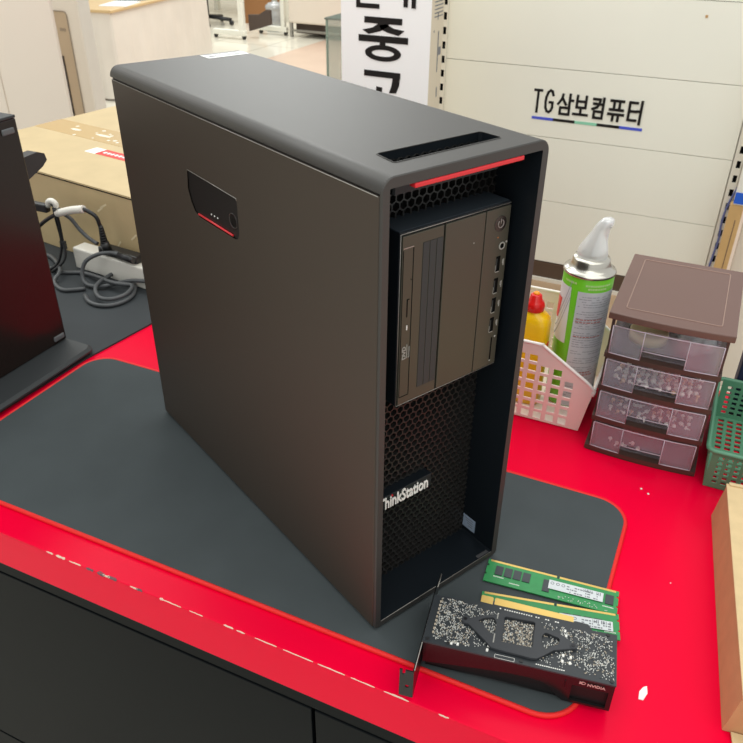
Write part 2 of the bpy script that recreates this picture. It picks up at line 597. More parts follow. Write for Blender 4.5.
# honeycomb grille
b = MB()
p = 0.0076
Rh = p / math.sqrt(3)
t = bmesh.new()
row = 0
z = 0.0066 + Rh * .6
GY = 0.044
while z < 0.431:
    x = 0.0075 + (p / 2 if row % 2 else 0)
    while x < 0.1575:
        in_module = (0.038 < x < 0.143 and 0.245 < z < 0.372)
        if not in_module:
            o_, i_, d_ = [], [], []
            for k in range(6):
                a = PI / 6 + k * PI / 3
                cx, sz = math.cos(a), math.sin(a)
                o_.append(t.verts.new((x + Rh * cx, GY, z + Rh * sz)))
                i_.append(t.verts.new((x + Rh * .84 * cx, GY, z + Rh * .84 * sz)))
                d_.append(t.verts.new((x + Rh * .78 * cx, GY + 0.005, z + Rh * .78 * sz)))
            for k in range(6):
                j = (k + 1) % 6
                t.faces.new((o_[k], o_[j], i_[j], i_[k]))
                t.faces.new((i_[k], i_[j], d_[j], d_[k]))
        x += p
    z += Rh * 1.5
    row += 1
b._add(t)
b.build('honeycomb_grille', M['grille'], pc)
b = MB(); b.box(0.003, 0.162, 0.0515, 0.0530, 0.002, 0.436); b.build('grille_backing', M['dark'], pc)
# drive / port module
mx0, mx1, mz0, mz1, MY = 0.0325, 0.1490, 0.2355, 0.3885, 0.0185
mod = MB(); mod.box(mx0, mx1, MY + 0.0006, GY + 0.003, mz0, mz1, 0.0008)
module = mod.build('front_bay', M['inner'], pc)
b = MB(); b.box(mx0 + .0006, mx1 - .0006, MY + .002, GY + .003, mz1 - .0005, mz1 + .0004); b.build('bay_top_reflection', M['baytop'], module)  # thin added plate that carries the painted reflection on the bay top
fm = frame((0, MY, 0), (1, 0, 0), (0, 0, 1), (0, -1, 0))


def face_plate(x0, x1, z0, z1, name, mt, parent, th=0.0012, off=0.0, bev=0.0):
    bb = MB(); bb.box(x0, x1, MY - off - th, MY - off + 0.0008, z0, z1, bev)
    return bb.build(name, mt, parent)


ox1 = 0.0752
odd = face_plate(mx0 + 0.0018, ox1, mz0 + 0.0015, mz1 - 0.0028, 'optical_drive_cover', M['module'], module, bev=0.0004)
blank = face_plate(ox1 + 0.0018, 0.1197, mz0 + 0.0015, mz1 - 0.0028, 'blank_cover', M['module'], module, bev=0.0004)
iop = face_plate(0.1207, mx1 - 0.0008, mz0 + 0.0015, mz1 - 0.0028, 'port_panel', M['module'], module, bev=0.0004)
FY = MY - 0.0012
fm = frame((0, FY, 0), (1, 0, 0), (0, 0, 1), (0, -1, 0))
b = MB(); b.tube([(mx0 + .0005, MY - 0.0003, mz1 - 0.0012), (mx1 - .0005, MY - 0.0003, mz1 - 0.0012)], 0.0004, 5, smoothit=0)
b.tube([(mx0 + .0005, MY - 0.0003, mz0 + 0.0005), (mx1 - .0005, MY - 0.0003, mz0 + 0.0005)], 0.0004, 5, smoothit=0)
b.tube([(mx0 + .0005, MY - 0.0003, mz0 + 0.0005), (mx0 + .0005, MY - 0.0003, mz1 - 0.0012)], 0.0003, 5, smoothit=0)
b.build('bay_edge_highlight', M['bright'], module)  # pale lines painted as highlights round the bay


def on_face(pts_boxes, name, mt, parent, th=0.0003):
    bb = MB()
    for x0, x1, z0, z1 in pts_boxes:
        bb.box(x0, x1, FY - th, FY + 0.0002, z0, z1)
    return bb.build(name, mt, parent)


# optical drive tray: seam, eject slit, slats, DVD mark
on_face([(0.0350, 0.0355, 0.2440, 0.3745), (0.0449, 0.0454, 0.2450, 0.3755), (0.0350, 0.0454, 0.2440, 0.2445)], 'tray_seam', M['gap'], module)
on_face([(0.0352, 0.0452, 0.3757, 0.3765)], 'tray_edge_highlight', M['bright'], module)  # painted highlight at the tray top
on_face([(0.0402, 0.0411, 0.318, 0.3335), (0.0402, 0.0428, 0.3328, 0.3335), (0.0432, 0.0440, 0.3490, 0.3500)], 'eject_button', M['gap'], module)
on_face([(0.0405, 0.0415, 0.3065, 0.3105)], 'drive_indicator', M['lamp'], module)
for k in range(3):
    xx = 0.0545 + k * 0.0069
    on_face([(xx, xx + 0.0060, 0.2475, 0.3765)], 'vent_slat', M['slat'], module, 0.0004)
b = MB()
b._add(text_bm('DVD', 0.0052, 0.0002, 0.00012, 1.1), frame((0.0405, FY - 0.0003, 0.2800), (0, 0, 1), (-1, 0, 0), (0, -1, 0)))
b.box(0.0415, 0.0421, FY - .0004, FY, 0.2805, 0.293)
b._add(text_bm('ReWritable', 0.0022, 0.0002, 0, 1.0), frame((0.0446, FY - 0.0003, 0.2805), (0, 0, 1), (-1, 0, 0), (0, -1, 0)))
b.build('disc_logo', M['greyprint'], module)
# port panel : power button, audio jack, usb ports, card slot
b = MB(); b.cyl((0.1372, FY - 0.0005, 0.3722), (0.1372, FY + 0.0005, 0.3722), 0.0066, n=28)
pb = b.build('power_button', mat('button_chrome', (70, 62, 60), 0.18, 0.8), module)
b = MB()
arc = [(0.1372 + 0.0032 * math.sin(a), FY - 0.0007, 0.3722 + 0.0032 * math.cos(a)) for a in [R(d) for d in range(35, 330, 15)]]
b.tube(arc, 0.0005, 5, smoothit=0)
b.tube([(0.1372, FY - .0007, 0.3722), (0.1372, FY - .0007, 0.3762)], 0.0005, 5, smoothit=0)
b.build('power_symbol', mat('symbol_grey', (128, 118, 114), .3), module)
b = MB(); b.cyl((0.1358, FY - 0.0004, 0.3605), (0.1358, FY + 0.0004, 0.3605), 0.0007, n=8)
b.build('activity_light', mat('amber', (150, 90, 40), 0.4), module)
b = MB()
b.lathe([(0.0034, 0.0), (0.0034, 0.0006), (0.0024, 0.0006), (0.0024, 0.0)], 20, mx=frame((0.1415, FY, 0.3520), (1, 0, 0), (0, 0, 1), (0, -1, 0)))
b.build('audio_jack', M['greyprint'], module)
b = MB(); b.cyl((0.1415, FY - 0.0008, 0.3520), (0.1415, FY, 0.3520), 0.0019, n=14); b.build('jack_hole', M['gap'], module)
for zc in (0.3365, 0.3165, 0.2980, 0.2790):
    on_face([(0.1366, 0.1412, zc - 0.0068, zc + 0.0068)], 'usb_port', M['gap'], module)
    on_face([(0.1368, 0.1410, zc - 0.0076, zc - 0.0069), (0.1363, 0.1366, zc - 0.0072, zc - 0.001)], 'usb_rim', M['greyprint'], module)
    on_face([(0.1366, 0.1376, zc - 0.005, zc + 0.005)], 'usb_tongue', M['slat'], module, 0.0005)
    on_face([(0.1450, 0.1459, zc - 0.0030, zc + 0.0030), (0.1441, 0.1446, zc - .001, zc + .0025)], 'usb_mark', M['greyprint'], module)
on_face([(0.1404, 0.1416, 0.2425, 0.2655)], 'card_slot', M['gap'], module)
on_face([(0.1402, 0.1420, 0.2413, 0.2423)], 'card_slot_edge', M['greyprint'], module)
b = MB(); b.cyl((0.1447, FY - 0.0003, 0.2655), (0.1447, FY, 0.2655), 0.0010, n=10); b.build('card_mark', M['greyprint'], module)
b = MB(); b.cyl((0.1465, FY - 0.0003, 0.3545), (0.1465, FY, 0.3545), 0.0010, n=10); b.build('audio_mark', M['greyprint'], module)
b = MB(); b.cyl((0.1085, FY - 0.0002, 0.3625), (0.1085, FY, 0.3625), 0.0006, n=8); b.build('dust_speck', M['greyprint'], module)
# logo block
b = MB()
b.box(0.0245, 0.0955, 0.0345, 0.0455, 0.1075, 0.1228, 0.0006)
lg = b.build('logo_block', M['inner'], pc)
b = MB()
tb = text_bm('ThinkStation', 0.0192, 0.0004, 0.00036, 0.625)
b._add(tb, frame((0.0295, 0.0339, 0.1085), (1, 0, 0), (0, 0, 1), (0, -1, 0)))
b.build('lettering', M['white'], lg)['label'] = 'silver white lettering'
b = MB(); b.box(0.0446, 0.0462, 0.0332, 0.0342, 0.1207, 0.1224); b.build('red_letter_dot', M['accent'], lg)
# stickers inside recess
b = MB(); b.box(0.1570, 0.1574, 0.0268, 0.0446, 0.0125, 0.0288); st = b.build('processor_sticker', M['badge'], pc)
b = MB()
for k in range(4):
    b.box(0.1568, 0.1571, 0.030, 0.042 - .002 * k, 0.0255 - k * .003, 0.0263 - k * .003)
b.build('sticker_print', M['inkgrey'], st)
b = MB(); b.box(0.139, 0.1545, 0.0015, 0.0055, 0.0067, 0.0070); b.build('floor_sticker', mat('dark_sticker', (62, 62, 64), .5), pc)
# side panel (at x = 0, facing -x) with latch hole
latch = [(0.2960, 0.3718), (0.2022, 0.3696), (0.2022, 0.3360), (0.2060, 0.3300), (0.2110, 0.3286), (0.2800, 0.3286), (0.2890, 0.3320), (0.2950, 0.3400), (0.2990, 0.3520)]
sm = frame((0, 0, 0), (0, 1, 0), (0, 0, 1), (1, 0, 0))
b = MB()
po = rrect(0.0034, D_ - 0.002, 0.0012, 0.4272, 0.0006, 2)
pi_ = rrect(0.0040, D_ - 0.0026, 0.0018, 0.4266, 0.0006, 2)
b.plate(pi_, [latch], 0.0, 0.0006, mx=sm, open_back=True)
b.loft([[(0.0, y, z) for y, z in pi_], [(0.0006, y, z) for y, z in po], [(0.0022, y, z) for y, z in po]], caps=False, smooth=False)
sp = b.build('side_panel', M['panel'], pc)
b = MB()
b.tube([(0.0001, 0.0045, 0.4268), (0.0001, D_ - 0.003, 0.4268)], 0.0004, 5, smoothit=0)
b.build('panel_edge_highlight', M['bright'], sp)  # highlight drawn as a pale line on the panel top
b = MB(); b.plate(latch, (), 0.0012, 0.0020, mx=sm)
b.build('release_latch', mat('latch_black', (34, 30, 29), 0.35, 0.2), sp)
b = MB()
for i in range(len(latch)):
    pp, q = latch[i], latch[(i + 1) % len(latch)]
    b.quad((0, pp[0], pp[1]), (0, q[0], q[1]), (0.0014, q[0], q[1]), (0.0014, pp[0], pp[1]))
b.build('latch_rim', M['gap'], sp)
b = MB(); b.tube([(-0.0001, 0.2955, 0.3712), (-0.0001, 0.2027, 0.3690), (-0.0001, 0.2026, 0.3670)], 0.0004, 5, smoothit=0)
b.build('latch_edge_highlight', M['bright'], sp)  # pale line for the glint on the latch edge
b = MB(); b.tube([(0.0003, 0.2820, 0.3308), (0.0003, 0.2150, 0.3306)], 0.0010, 6, smoothit=0)
b.build('latch_accent', M['accent'], sp)['label'] = 'thin red line'
b = MB()
for yy in (0.2560, 0.2500, 0.2440):
    b.cyl((0.0008, yy, 0.3382), (0.0012, yy, 0.3382), 0.0008, n=8)
b.build('latch_dots', M['lamp'], sp)
b = MB(); b.lathe([(0.0075, 0.0), (0.0075, 0.0006), (0.0062, 0.0006), (0.0060, 0.0002)], 24, mx=frame((0.0014, 0.2140, 0.3445), (0, 1, 0), (0, 0, 1), (-1, 0, 0)))
b.build('latch_lock', mat('lock_black', (44, 40, 38), 0.35, 0.3), sp)
# rubber feet + rear label on top
for fx, fy in ((0.02, 0.03), (0.145, 0.03), (0.02, 0.43), (0.145, 0.43)):
    b = MB(); b.cyl((fx, fy, -0.0029), (fx, fy, 0.001), 0.009, n=16); b.build('foot', M['blackplastic'], pc)
b = MB(); b.box(0.1035, 0.1545, 0.4325, 0.4535, H_, H_ + 0.0003, mx=None); lb = b.build('shipping_label', M['paper'], pc)
b = MB()
b.box(0.1085, 0.1175, 0.4385, 0.4425, H_ + .0002, H_ + 0.0005)
b.box(0.128, 0.1465, 0.4385, 0.4405, H_ + .0002, H_ + 0.0005)
b.box(0.106, 0.152, 0.4505, 0.4515, H_ + .0002, H_ + 0.0005)
b.build('label_print', M['inkgrey'], lb)

# ------------------------------------------------------------------ graphics card
gpu = thing('graphics_card', 'black dual slot graphics card lying fan side down with circuit board up', 'graphics card', (0.0544, -0.0185, 0.0417), R(9.3))
S = 0.001
b = MB()
pcb_o = [(0, 0), (.167, 0), (.167, .0545), (.1455, .0535), (.1415, .0595), (.1300, .0600), (.1285, .0590), (.1285, .0595), (.0430, .0598), (.0430, .0605), (.041, .0568), (0, .0555)]
b.plate([(x, y) for x, y in pcb_o if True], (), 0.0, -0.0016)
b.build('circuit_board', M['pcb'], gpu)
b = MB()
for x0, x1, ya, yb in ((.0432, .0545, .0672, .0670), (.0560, .1285, .0670, .0645)):
    b.plate([(x0, .0588), (x1, .0582), (x1, yb - .001), (x1 - .001, yb), (x0 + .001, ya), (x0, ya - .001)], (), .0001, -.0016)
b.build('edge_connector', M['gold'], gpu)['label'] = 'gold edge contacts'
# shroud below
b = MB()
prof = [(0.002, -0.0018), (.166, -0.0018), (.166, -0.0355), (.002, -0.0355)]
b.box(0.002, .166, .006, .0540, -0.0355, -0.0018, 0.0008)
sidep = [(.001, -.0016), (.1665, -.0016), (.1665, -.0355), (.1265, -.0355), (.1215, -.0320), (.1160, -.0245), (.108, -.0180), (.095, -.0160), (.075, -.0170), (.050, -.0205), (.001, -.0280)]
vent = [(.1320, -.0120), (.1320, -.0330), (.1625, -.0330), (.1625, -.0120)]
b.plate(sidep, [vent], 0.0, 0.003, mx=frame((0, 0.0008, 0), (1, 0, 0), (0, 0, 1), (0, 1, 0)))
b.build('cooler_shroud', M['shroud'], gpu)
b = MB(); b.box(.004, .164, .0045, .0058, -0.0352, -0.004); b.build('shroud_recess_shade', M['dark'], gpu)  # deep black sheet stands for shade inside the shroud openings
b = MB(); b.box(.1258, .1266, -0.0002, .0008, -.0160, -.0080); b.build('shroud_tab', M['bracket'], gpu)
b = MB(); b.tube([(.004, .0042, -.0348), (.122, .0042, -.0352)], .0004, 5, smoothit=0); b.build('shroud_lower_edge', M['bracket'], gpu)
b = MB()
b._add(text_bm('NVIDIA', 0.0042, 0.0002, 0.00010, 1.08), frame((.1440, -0.0002, -.0080), (1, 0, 0), (0, 0, 1), (0, -1, 0)))
b.plate(circ(0, 0, .0019, 14), [circ(0.0004, 0, .0011, 10)], .0002, 0, mx=frame((.1405, 0.0006, -.0066), (1.2, 0, 0), (0, 0, 1), (0, -1, 0)))
b.box(.1375, .1384, 0.0002, 0.0008, -.0080, -.0052)
b.build('brand_lettering', mat('brand_red_reflection', (200, 150, 146), 0.4), gpu)  # silver letters, red desk reflection painted into their colour
# X brace
lp, rp = (.0332, .0316), (.1293, .0288)
bo = [(.0300, .0300), (.0306, .0285), (.0332, .0276), (.0375, .0270), (.0500, .0165), (.0600, .0078), (.0650, .0070), (.0950, .0060), (.0990, .0066), (.1040, .0105), (.1130, .0195), (.1280, .0255),
      (.1310, .0258), (.1328, .0280), (.1325, .0305), (.1305, .0325), (.1275, .0318), (.1240, .0345), (.1160, .0395), (.1050, .0410), (.1005, .0410), (.0985, .0480), (.0960, .0505), (.0680, .0515), (.0640, .0500), (.0620, .0450), (.0590, .0440), (.0470, .0400), (.0375, .0345), (.0345, .0358), (.0318, .0350), (.0302, .0330)]
sq = [(.0680, .0160), (.0945, .0170), (.0950, .0185), (.0950, .0445), (.0935, .0458), (.0685, .0450), (.0672, .0435), (.0672, .0175)]
trL = [(.0445, .0335), (.0465, .0320), (.0570, .0230), (.0595, .0228), (.0610, .0250), (.0612, .0350), (.0590, .0395), (.0570, .0405), (.0490, .0378)]
trR = [(.1020, .0325), (.1040, .0360), (.1060, .0366), (.1165, .0340), (.1176, .0320), (.1165, .0270), (.1060, .0190), (.1035, .0200), (.1022, .0230)]
b = MB(); b.plate(bo, [sq[::-1], trL[::-1], trR[::-1]], 0.0034, 0.0010)
br = b.build('backplate_brace', M['brace'], gpu)
for q in (lp, rp):
    b = MB(); b.cyl((*q, 0.0005), (*q, 0.0040), .0030, n=16); b.build('brace_boss', M['brace'], br)
    b = MB(); b.cyl((*q, 0.0035), (*q, 0.0046), .0017, n=12); b.build('brace_screw', M['bracket'], br)
b = MB()
b.box(.0605, .0616, .0400, .0455, .0033, .0036); b.box(.0605, .0616, .0130, .0230, .0033, .0036)
b.build('brace_mark', M['greyprint'], br)
for q in ((.0040, .0035), (.0225, .0035), (.0870, .0030), (.1630, .0035), (.1590, .0520)):
    b = MB(); b.cyl((*q, -0.0002), (*q, 0.0009), .0017, n=12); b.build('board_screw', M['blackplastic'], gpu)
# small components
random.seed(11)


def inside(pt, poly):
    x, y = pt; c = False
    for i in range(len(poly)):
        x1, y1_ = poly[i]; x2, y2 = poly[i - 1]
        if (y1_ > y) != (y2 > y) and x < (x2 - x1) * (y - y1_) / (y2 - y1_) + x1:
            c = not c
    return c


b = MB()
regions = [(.008, .041, .005, .0535, 1500, None), (.040, .064, .007, .036, 200, None), (.042, .064, .036, .050, 200, None), (.118, .163, .010, .050, 850, None), (.100, .122, .006, .022, 80, None), (.098, .122, .036, .050, 90, None), (.140, .165, .004, .03, 140, None)]
cells = set()


def smd(x, y, sx, sy, h, mi):
    b.mi = mi
    b.box(x - sx / 2, x + sx / 2, y - sy / 2, y + sy / 2, -0.0001, h)


for x0, x1, yy0, yy1, cnt, _ in regions:
    for k in range(cnt):
        x = random.uniform(x0, x1); y = random.uniform(yy0, yy1)
        if inside((x, y), bo) and not (inside((x, y), trL) or inside((x, y), trR)):
            continue
        # leave bare patches like real routing
        if math.sin(x * 420) * math.sin(y * 380 + x * 90) < -0.55:
            continue
        c = (round(x / .00105), round(y / .00105))
        if c in cells:
            continue
        cells.add(c)
        k3 = random.random()
        if k3 < .60:
            smd(x, y, random.choice((.0005, .0008)), random.choice((.0004, .0007)), .0005, random.choice((0, 0, 3)))
        elif k3 < .72:
            smd(x, y, .0012, .0006, .0007, 1)
        elif k3 < .9:
            smd(x, y, .0008, .0014, .0008, 2)
        else:
            smd(x, y, .0006, .0013, .0006, 0)
for k in range(420):
    x = random.uniform(.0685, .094); y = random.uniform(.0175, .0445)
    if .074 < x < .0785 and .031 < y < .0345:
        continue
    c = (round(x / .0011), round(y / .0011))
    if c in cells:
        continue
    cells.add(c)
    smd(x, y, random.choice((.0007, .0011)), random.choice((.0007, .0011)), .0006, random.choice((0, 1, 1)))
for k in range(60):
    for reg, (x0, x1, yy0, yy1) in ((trL, (.0445, .0612, .0228, .0405)), (trR, (.102, .1176, .019, .0366))):
        x = random.uniform(x0, x1); y = random.uniform(yy0, yy1)
        if inside((x, y), reg):
            smd(x, y, .0009, .0007, .0006, random.choice((0, 0, 1)))
for x, y in ((.1218, .0185), (.1282, .0183), (.1214, .0123), (.1278, .0122), (.1217, .0456), (.1229, .0405), (.0255, .0045), (.0310, .0050), (.0570, .0060), (.0575, .0110)):
    smd(x, y, .0020, .0028, .0008, 3)
for k in range(9):
    smd(.0075, .012 + k * .0045, .0016, .0022, .0008, 1)
# silkscreen
for k in range(26):
    x = .060 + k * .0022
    if random.random() < .75:
        smd(x, .0555 - k * .00006, .0014, .0012, .00012, 3)
for k in range(14):
    smd(.100 + k * .0018, .0035, .0012, .0010, .00012, 3)
for (x0, x1, yy0, yy1) in ((.064, .081, .0039, .0042), (.064, .081, .0003, .0006), (.064, .0643, .0003, .004), (.081, .0813, .0003, .0042)):
    b.mi = 3; b.box(x0, x1, yy0, yy1, 0, .0001)
sm_ = b.build('surface_components', None, gpu, mats=[M['solder'], M['smdtan'], M['chip'], M['white']])
sm_['kind'] = 'stuff'
# bracket at the left end
b = MB()
b.box(-.0012, 0.0, -.031, .0700, -.0370, -.0020)
b.plate([(.0700, -.006), (.0840, -.009), (.0905, -.009), (.0905, -.014), (.0840, -.015), (.0700, -.022)], (), 0, .0012, mx=frame((0, 0, 0), (0, 1, 0), (0, 0, 1), (-1, 0, 0)))
b.plate([(-.0125, -.0370), (0, -.0370), (0, -.0020), (-.0075, -.0020), (-.0075, -.0070), (-.0100, -.0080), (-.0100, -.0020), (-.0125, -.0020)], [circ(-.0055, -.0230, .0019, 10)], -.0310, -.0322,
        mx=frame((0, 0, 0), (1, 0, 0), (0, 0, 1), (0, 1, 0)))
bk = b.build('mounting_bracket', M['bracket'], gpu)
b = MB()
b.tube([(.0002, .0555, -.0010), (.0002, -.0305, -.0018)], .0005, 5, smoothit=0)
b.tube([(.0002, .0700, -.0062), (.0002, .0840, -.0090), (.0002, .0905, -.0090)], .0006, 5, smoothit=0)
b.build('bracket_edge_highlight', M['bright'], bk)  # pale outlines painted as highlights on the bracket edges

# ------------------------------------------------------------------ memory modules


def dimm(label, loc, rz, first):
    r = thing('memory_module', label, 'memory module', loc, rz)
    L = .13335; Hh = .0312
    n1 = .0716
    out = [(0, 0), (n1, 0), (n1, -.0035), (n1 + .002, -.0035), (n1 + .002, 0), (L, 0), (L, -.0065), (L - .002, -.0070), (L - .002, -.0090), (L, -.0095), (L, -.019), (L - .0015, -.0195), (L - .0015, -.0215), (L, -.022), (L, -Hh),
           (0, -Hh), (0, -.0220), (.0015, -.0215), (.0015, -.0195), (0, -.019), (0, -.0095), (.002, -.009), (.002, -.007), (0, -.0065)]
    bb = MB(); bb.plate(out, (), 0, -.0013); bb.build('board', M['pcbgreen'], r)
    bb = MB(); bb.box(.0025, n1 - .0005, -.0026, -.0001, -.0005, .0001); bb.box(n1 + .0025, L - .003, -.0026, -.0001, -.0005, .0001)
    bb.build('contacts', M['gold'], r)['label'] = 'gold contact strip'
    if first:
        cx = [.0095, .0190, .0283, .0378]
        for x in cx:
            bb = MB(); bb.box(x, x + .0078, -.0200, -.0075, 0, .0010, .0002); bb.build('memory_chip', M['chip'], r)
        bb = MB(); bb.box(.0590, .0660, -.0255, -.0095, 0, .0010, .0002); bb.build('register_chip', M['chip'], r)
        for x in (.0695, .0795, .0895, .0995, .1095):
            bb = MB(); bb.box(x, x + .0078, -.0200, -.0080, 0, .0010, .0002); bb.build('memory_chip', M['chip'], r)
        bb = MB(); bb.box(.1208, .1288, -.0206, -.0082, 0, .0010, .0002); bb.build('memory_chip', M['chip'], r)
        bb = MB(); bb.box(.0645, .1186, -.0205, -.0085, .0010, .0013); lb_ = bb.build('label_sticker', M['sticker'], r)
        tx = (.066, .1170, -.0195, -.0095)
    else:
        for x in (.010, .020, .030, .040, .0795, .0895, .0995, .1095):
            bb = MB(); bb.box(x, x + .0078, -.0230, -.0105, 0, .0010, .0002); bb.build('memory_chip', M['chip'], r)
        bb = MB(); bb.box(.0765, .1270, -.0235, -.0120, .0010, .0013); lb_ = bb.build('label_sticker', M['sticker'], r)
        tx = (.078, .1260, -.0225, -.0130)
    bb = MB()
    random.seed(5 + first)
    x = tx[0]
    for k in range(3):
        bb.plate(circ(x + .002, (tx[2] + tx[3]) / 2 + .002, .0019, 10), [circ(x + .002, (tx[2] + tx[3]) / 2 + .002, .0013, 10)], .00142, .0012)
        x += .0055
    while x < tx[1] - .003:
        wd = random.uniform(.001, .003)
        for row in range(3):
            if random.random() < .75:
                y0_ = tx[2] + row * (tx[3] - tx[2]) / 3
                bb.box(x, x + wd, y0_, y0_ + .0014, .0012, .00142)
        x += wd + .0008
    for k in range(11):
        if random.random() < .8:
            bb.box(tx[1] - .018 + k * .0016, tx[1] - .018 + k * .0016 + random.choice((.0005, .0009)), tx[3] - .004, tx[3], .0012, .00142)
    bb.build('label_print', M['inkgrey'], lb_)
    for xx0, yy0 in ((.009, -.0228), (.026, -.0270), (.119, -.0245)):
        bb = MB()
        for k in range(9):
            bb.box(xx0 + k * .0012, xx0 + .0008 + k * .0012, yy0, yy0 + .0011, 0, .0002)
        bb.build('board_print', M['white'], r)
    bb = MB()
    random.seed(9)
    for k in range(30):
        x = random.uniform(.075, .128); y = random.uniform(-.0300, -.0250)
        bb.box(x, x + .0009, y, y + .0006, 0, .0005)
    s_ = bb.build('surface_components', M['solder'], r); s_['kind'] = 'stuff'
    return r


dimm('green memory module nearer the tower with four bare chips and a long white label', (.071, .136, .0068), R(5.5), True)
dimm('green memory module partly under the gold contacts of the graphics card', (.078, .0905, .0068), R(12.5), False)

# ------------------------------------------------------------------ drawer organizer
org = thing('drawer_organizer', 'small brown tabletop organizer with four clear frosted drawers', 'drawer organizer', (0.188, 0.470, 0))
ox = lambda v: v - 0.188
oy = lambda v: v - 0.470


def bow(x0, x1, yf, yb, d, n=10):
    pts = []
    for k in range(n + 1):
        u = k / n
        pts.append((x0 + (x1 - x0) * u, yf - d * (1 - (2 * u - 1) ** 2)))
    return pts + [(x1, yb), (x0, yb)]


X0, X1, YF, YB = -.0640, .0640, -.0885, .0885
b = MB(); b.plate(bow(X0 - .004, X1 + .004, YF - .004, YB + .003, .004), (), .1985, .1900)
lid = b.build('lid', M['brown'], org)
bv = lid.modifiers.new('bevel', 'BEVEL'); bv.width = .0012; bv.segments = 2; bv.limit_method = 'ANGLE'
b = MB(); b.tube([(x, y, .1986) for x, y in rrect(X0 + .012, X1 - .012, YF + .014, YB - .012, .003, 3)], .0007, 5, True, smoothit=0)
b.build('lid_groove', mat('groove', (150, 122, 110), 0.4), lid)
levels = [.0075, .0535, .0990, .1445]
LH = .0440
for k, z in enumerate(levels):
    b = MB(); b.plate(bow(X0 - .001 - (.002 if k == 0 else 0), X1 + .001 + (.002 if k == 0 else 0), YF - .002, YB, .004), (), z, z - .0060)
    if k == 0:
        b.plate(bow(X0 - .001, X1 + .001, YF - .001, YB, .004), (), .0018, 0.0)
    b.build('shelf', M['browndark'], org)
for sx in (X0, X1 - .003):
    for ya, yb in ((YF + .006, YF + .018), (YB - .012, YB)):
        b = MB(); b.box(sx, sx + .003, ya, yb, .001, .1905); b.build('corner_post', M['browndark'], org)
for k, z in enumerate(levels):
    z0 = z + .0010; z1 = z + LH - .0080
    xl, xr = X0 + .0035, X1 - .0035
    b = MB()
    yf = YF - .0015
    # floor and three walls of the tray
    b.box(xl + .004, xr - .004, YF + .004, YB - .006, z0, z0 + .0010)
    b.box(xl + .004, xl + .0052, YF + .004, YB - .006, z0, z1 - .004)
    b.box(xr - .0052, xr - .004, YF + .004, YB - .006, z0, z1 - .004)
    b.box(xl + .004, xr - .004, YB - .0072, YB - .006, z0, z1 - .004)
    dr = b.build('drawer', M['frost'], org)
    b = MB()

    def fy(x):
        u = (x - X0) / (X1 - X0)
        return yf - .004 * (1 - (2 * u - 1) ** 2)
    xa, xb = xl + .036, xr - .036

    def pane(xs, za, zb, dy=0):
        n = 6
        pts = [(xs[0] + (xs[1] - xs[0]) * i / n) for i in range(n + 1)]
        rr = [[(x, fy(x) + dy, za), (x, fy(x) + dy, zb), (x, fy(x) + dy + .0016, zb), (x, fy(x) + dy + .0016, za)] for x in pts]
        b.loft(rr, True, False)
    pane((xl, xa), z0, z1 + .001)
    pane((xb, xr), z0, z1 + .001)
    pane((xa, xb), z0 + .0125, z1 + .001, .0025)
    b.build('drawer_front', M['frostfront'], dr)
    b = MB()
    zt = z1 + .0012
    for q in ([(xl, zt), (xr, zt)], [(xl, z0), (xa, z0), (xa, z0 + .0125), (xb, z0 + .0125), (xb, z0), (xr, z0)], [(xl, z0), (xl, zt)], [(xr, z0), (xr, zt)], [(xa, z0), (xa, zt)], [(xb, z0), (xb, zt)]):
        for (xq, zq), (xw, zw) in zip(q, q[1:]):
            n = 5 if zq == zw else 1
            b.tube([(xq + (xw - xq) * i / n, fy(xq + (xw - xq) * i / n) - .0004, zq + (zw - zq) * i / n) for i in range(n + 1)], .0005, 5, smoothit=0)
    b.build('drawer_front_rim', mat('rim_clear', (206, 192, 204), .3), dr)


def screw_mesh(name, mt):
    b = MB()
    b.lathe([(.0001, .0030), (.0022, .0026), (.0032, .0012), (.0034, .0)], 10)
    b.cyl((0, 0, 0), (0, 0, -.007), .0014, .0012, n=7)
    return b, mt


def scatter(level, count, mats_, label, group, name='screw', scale=1.0):
    random.seed(level * 31 + 4)
    protos = []
    for mt in mats_:
        bb, _ = screw_mesh(name, mt)
        o = bb.build(name, mt)
        protos.append(o)
    spots = []
    nx = 12; ny = max(2, count // nx)
    cellsx = [(-.050 + .100 * (i + .5) / nx) for i in range(nx)]
    cnt = 0
    for j in range(ny):
        for i in range(nx):
            if cnt >= count:
                break
            if (i + j * 5 + level) % 7 == 0:
                continue
            spots.append((cellsx[i] + random.uniform(-.0015, .0015), YF + .0095 + j * .0085 + random.uniform(-.0012, .0012)))
            cnt += 1
    used = [False] * len(protos)
    for q, (x, y) in enumerate(spots):
        pi2 = (1 if random.random() < .22 else 0) if q >= len(protos) and len(protos) > 1 else min(q, len(protos) - 1)
        o = protos[pi2] if not used[pi2] else protos[pi2].copy()
        if used[pi2]:
            COL.objects.link(o)
        used[pi2] = True
        lay = 0.0 if (q % 3) else .0045
        o.location = (x + .188, y + .470, levels[level] + .0058 + lay)
        o.rotation_euler = (random.uniform(-1.7, 1.7), random.uniform(-.5, .5), random.uniform(0, 6.28))
        o.scale = (scale,) * 3
        tag(o, label[pi2], 'screw', group[pi2])


scatter(1, 50, [M['screw'], M['copper']], ['small silver screw in the second drawer down from the lid', 'small copper coloured screw in the second drawer down from the lid'], ['silver screws in the second drawer', 'copper screws in the second drawer'], scale=.72)
scatter(2, 60, [M['screw'], M['copper']], ['small silver screw in the third drawer down from the lid', 'small copper coloured screw in the third drawer down from the lid'], ['silver screws in the third drawer', 'copper screws in the third drawer'], scale=.95)
scatter(0, 5, [M['screw']], ['silver screw in the bottom drawer'], ['silver screws in the bottom drawer'], scale=.8)
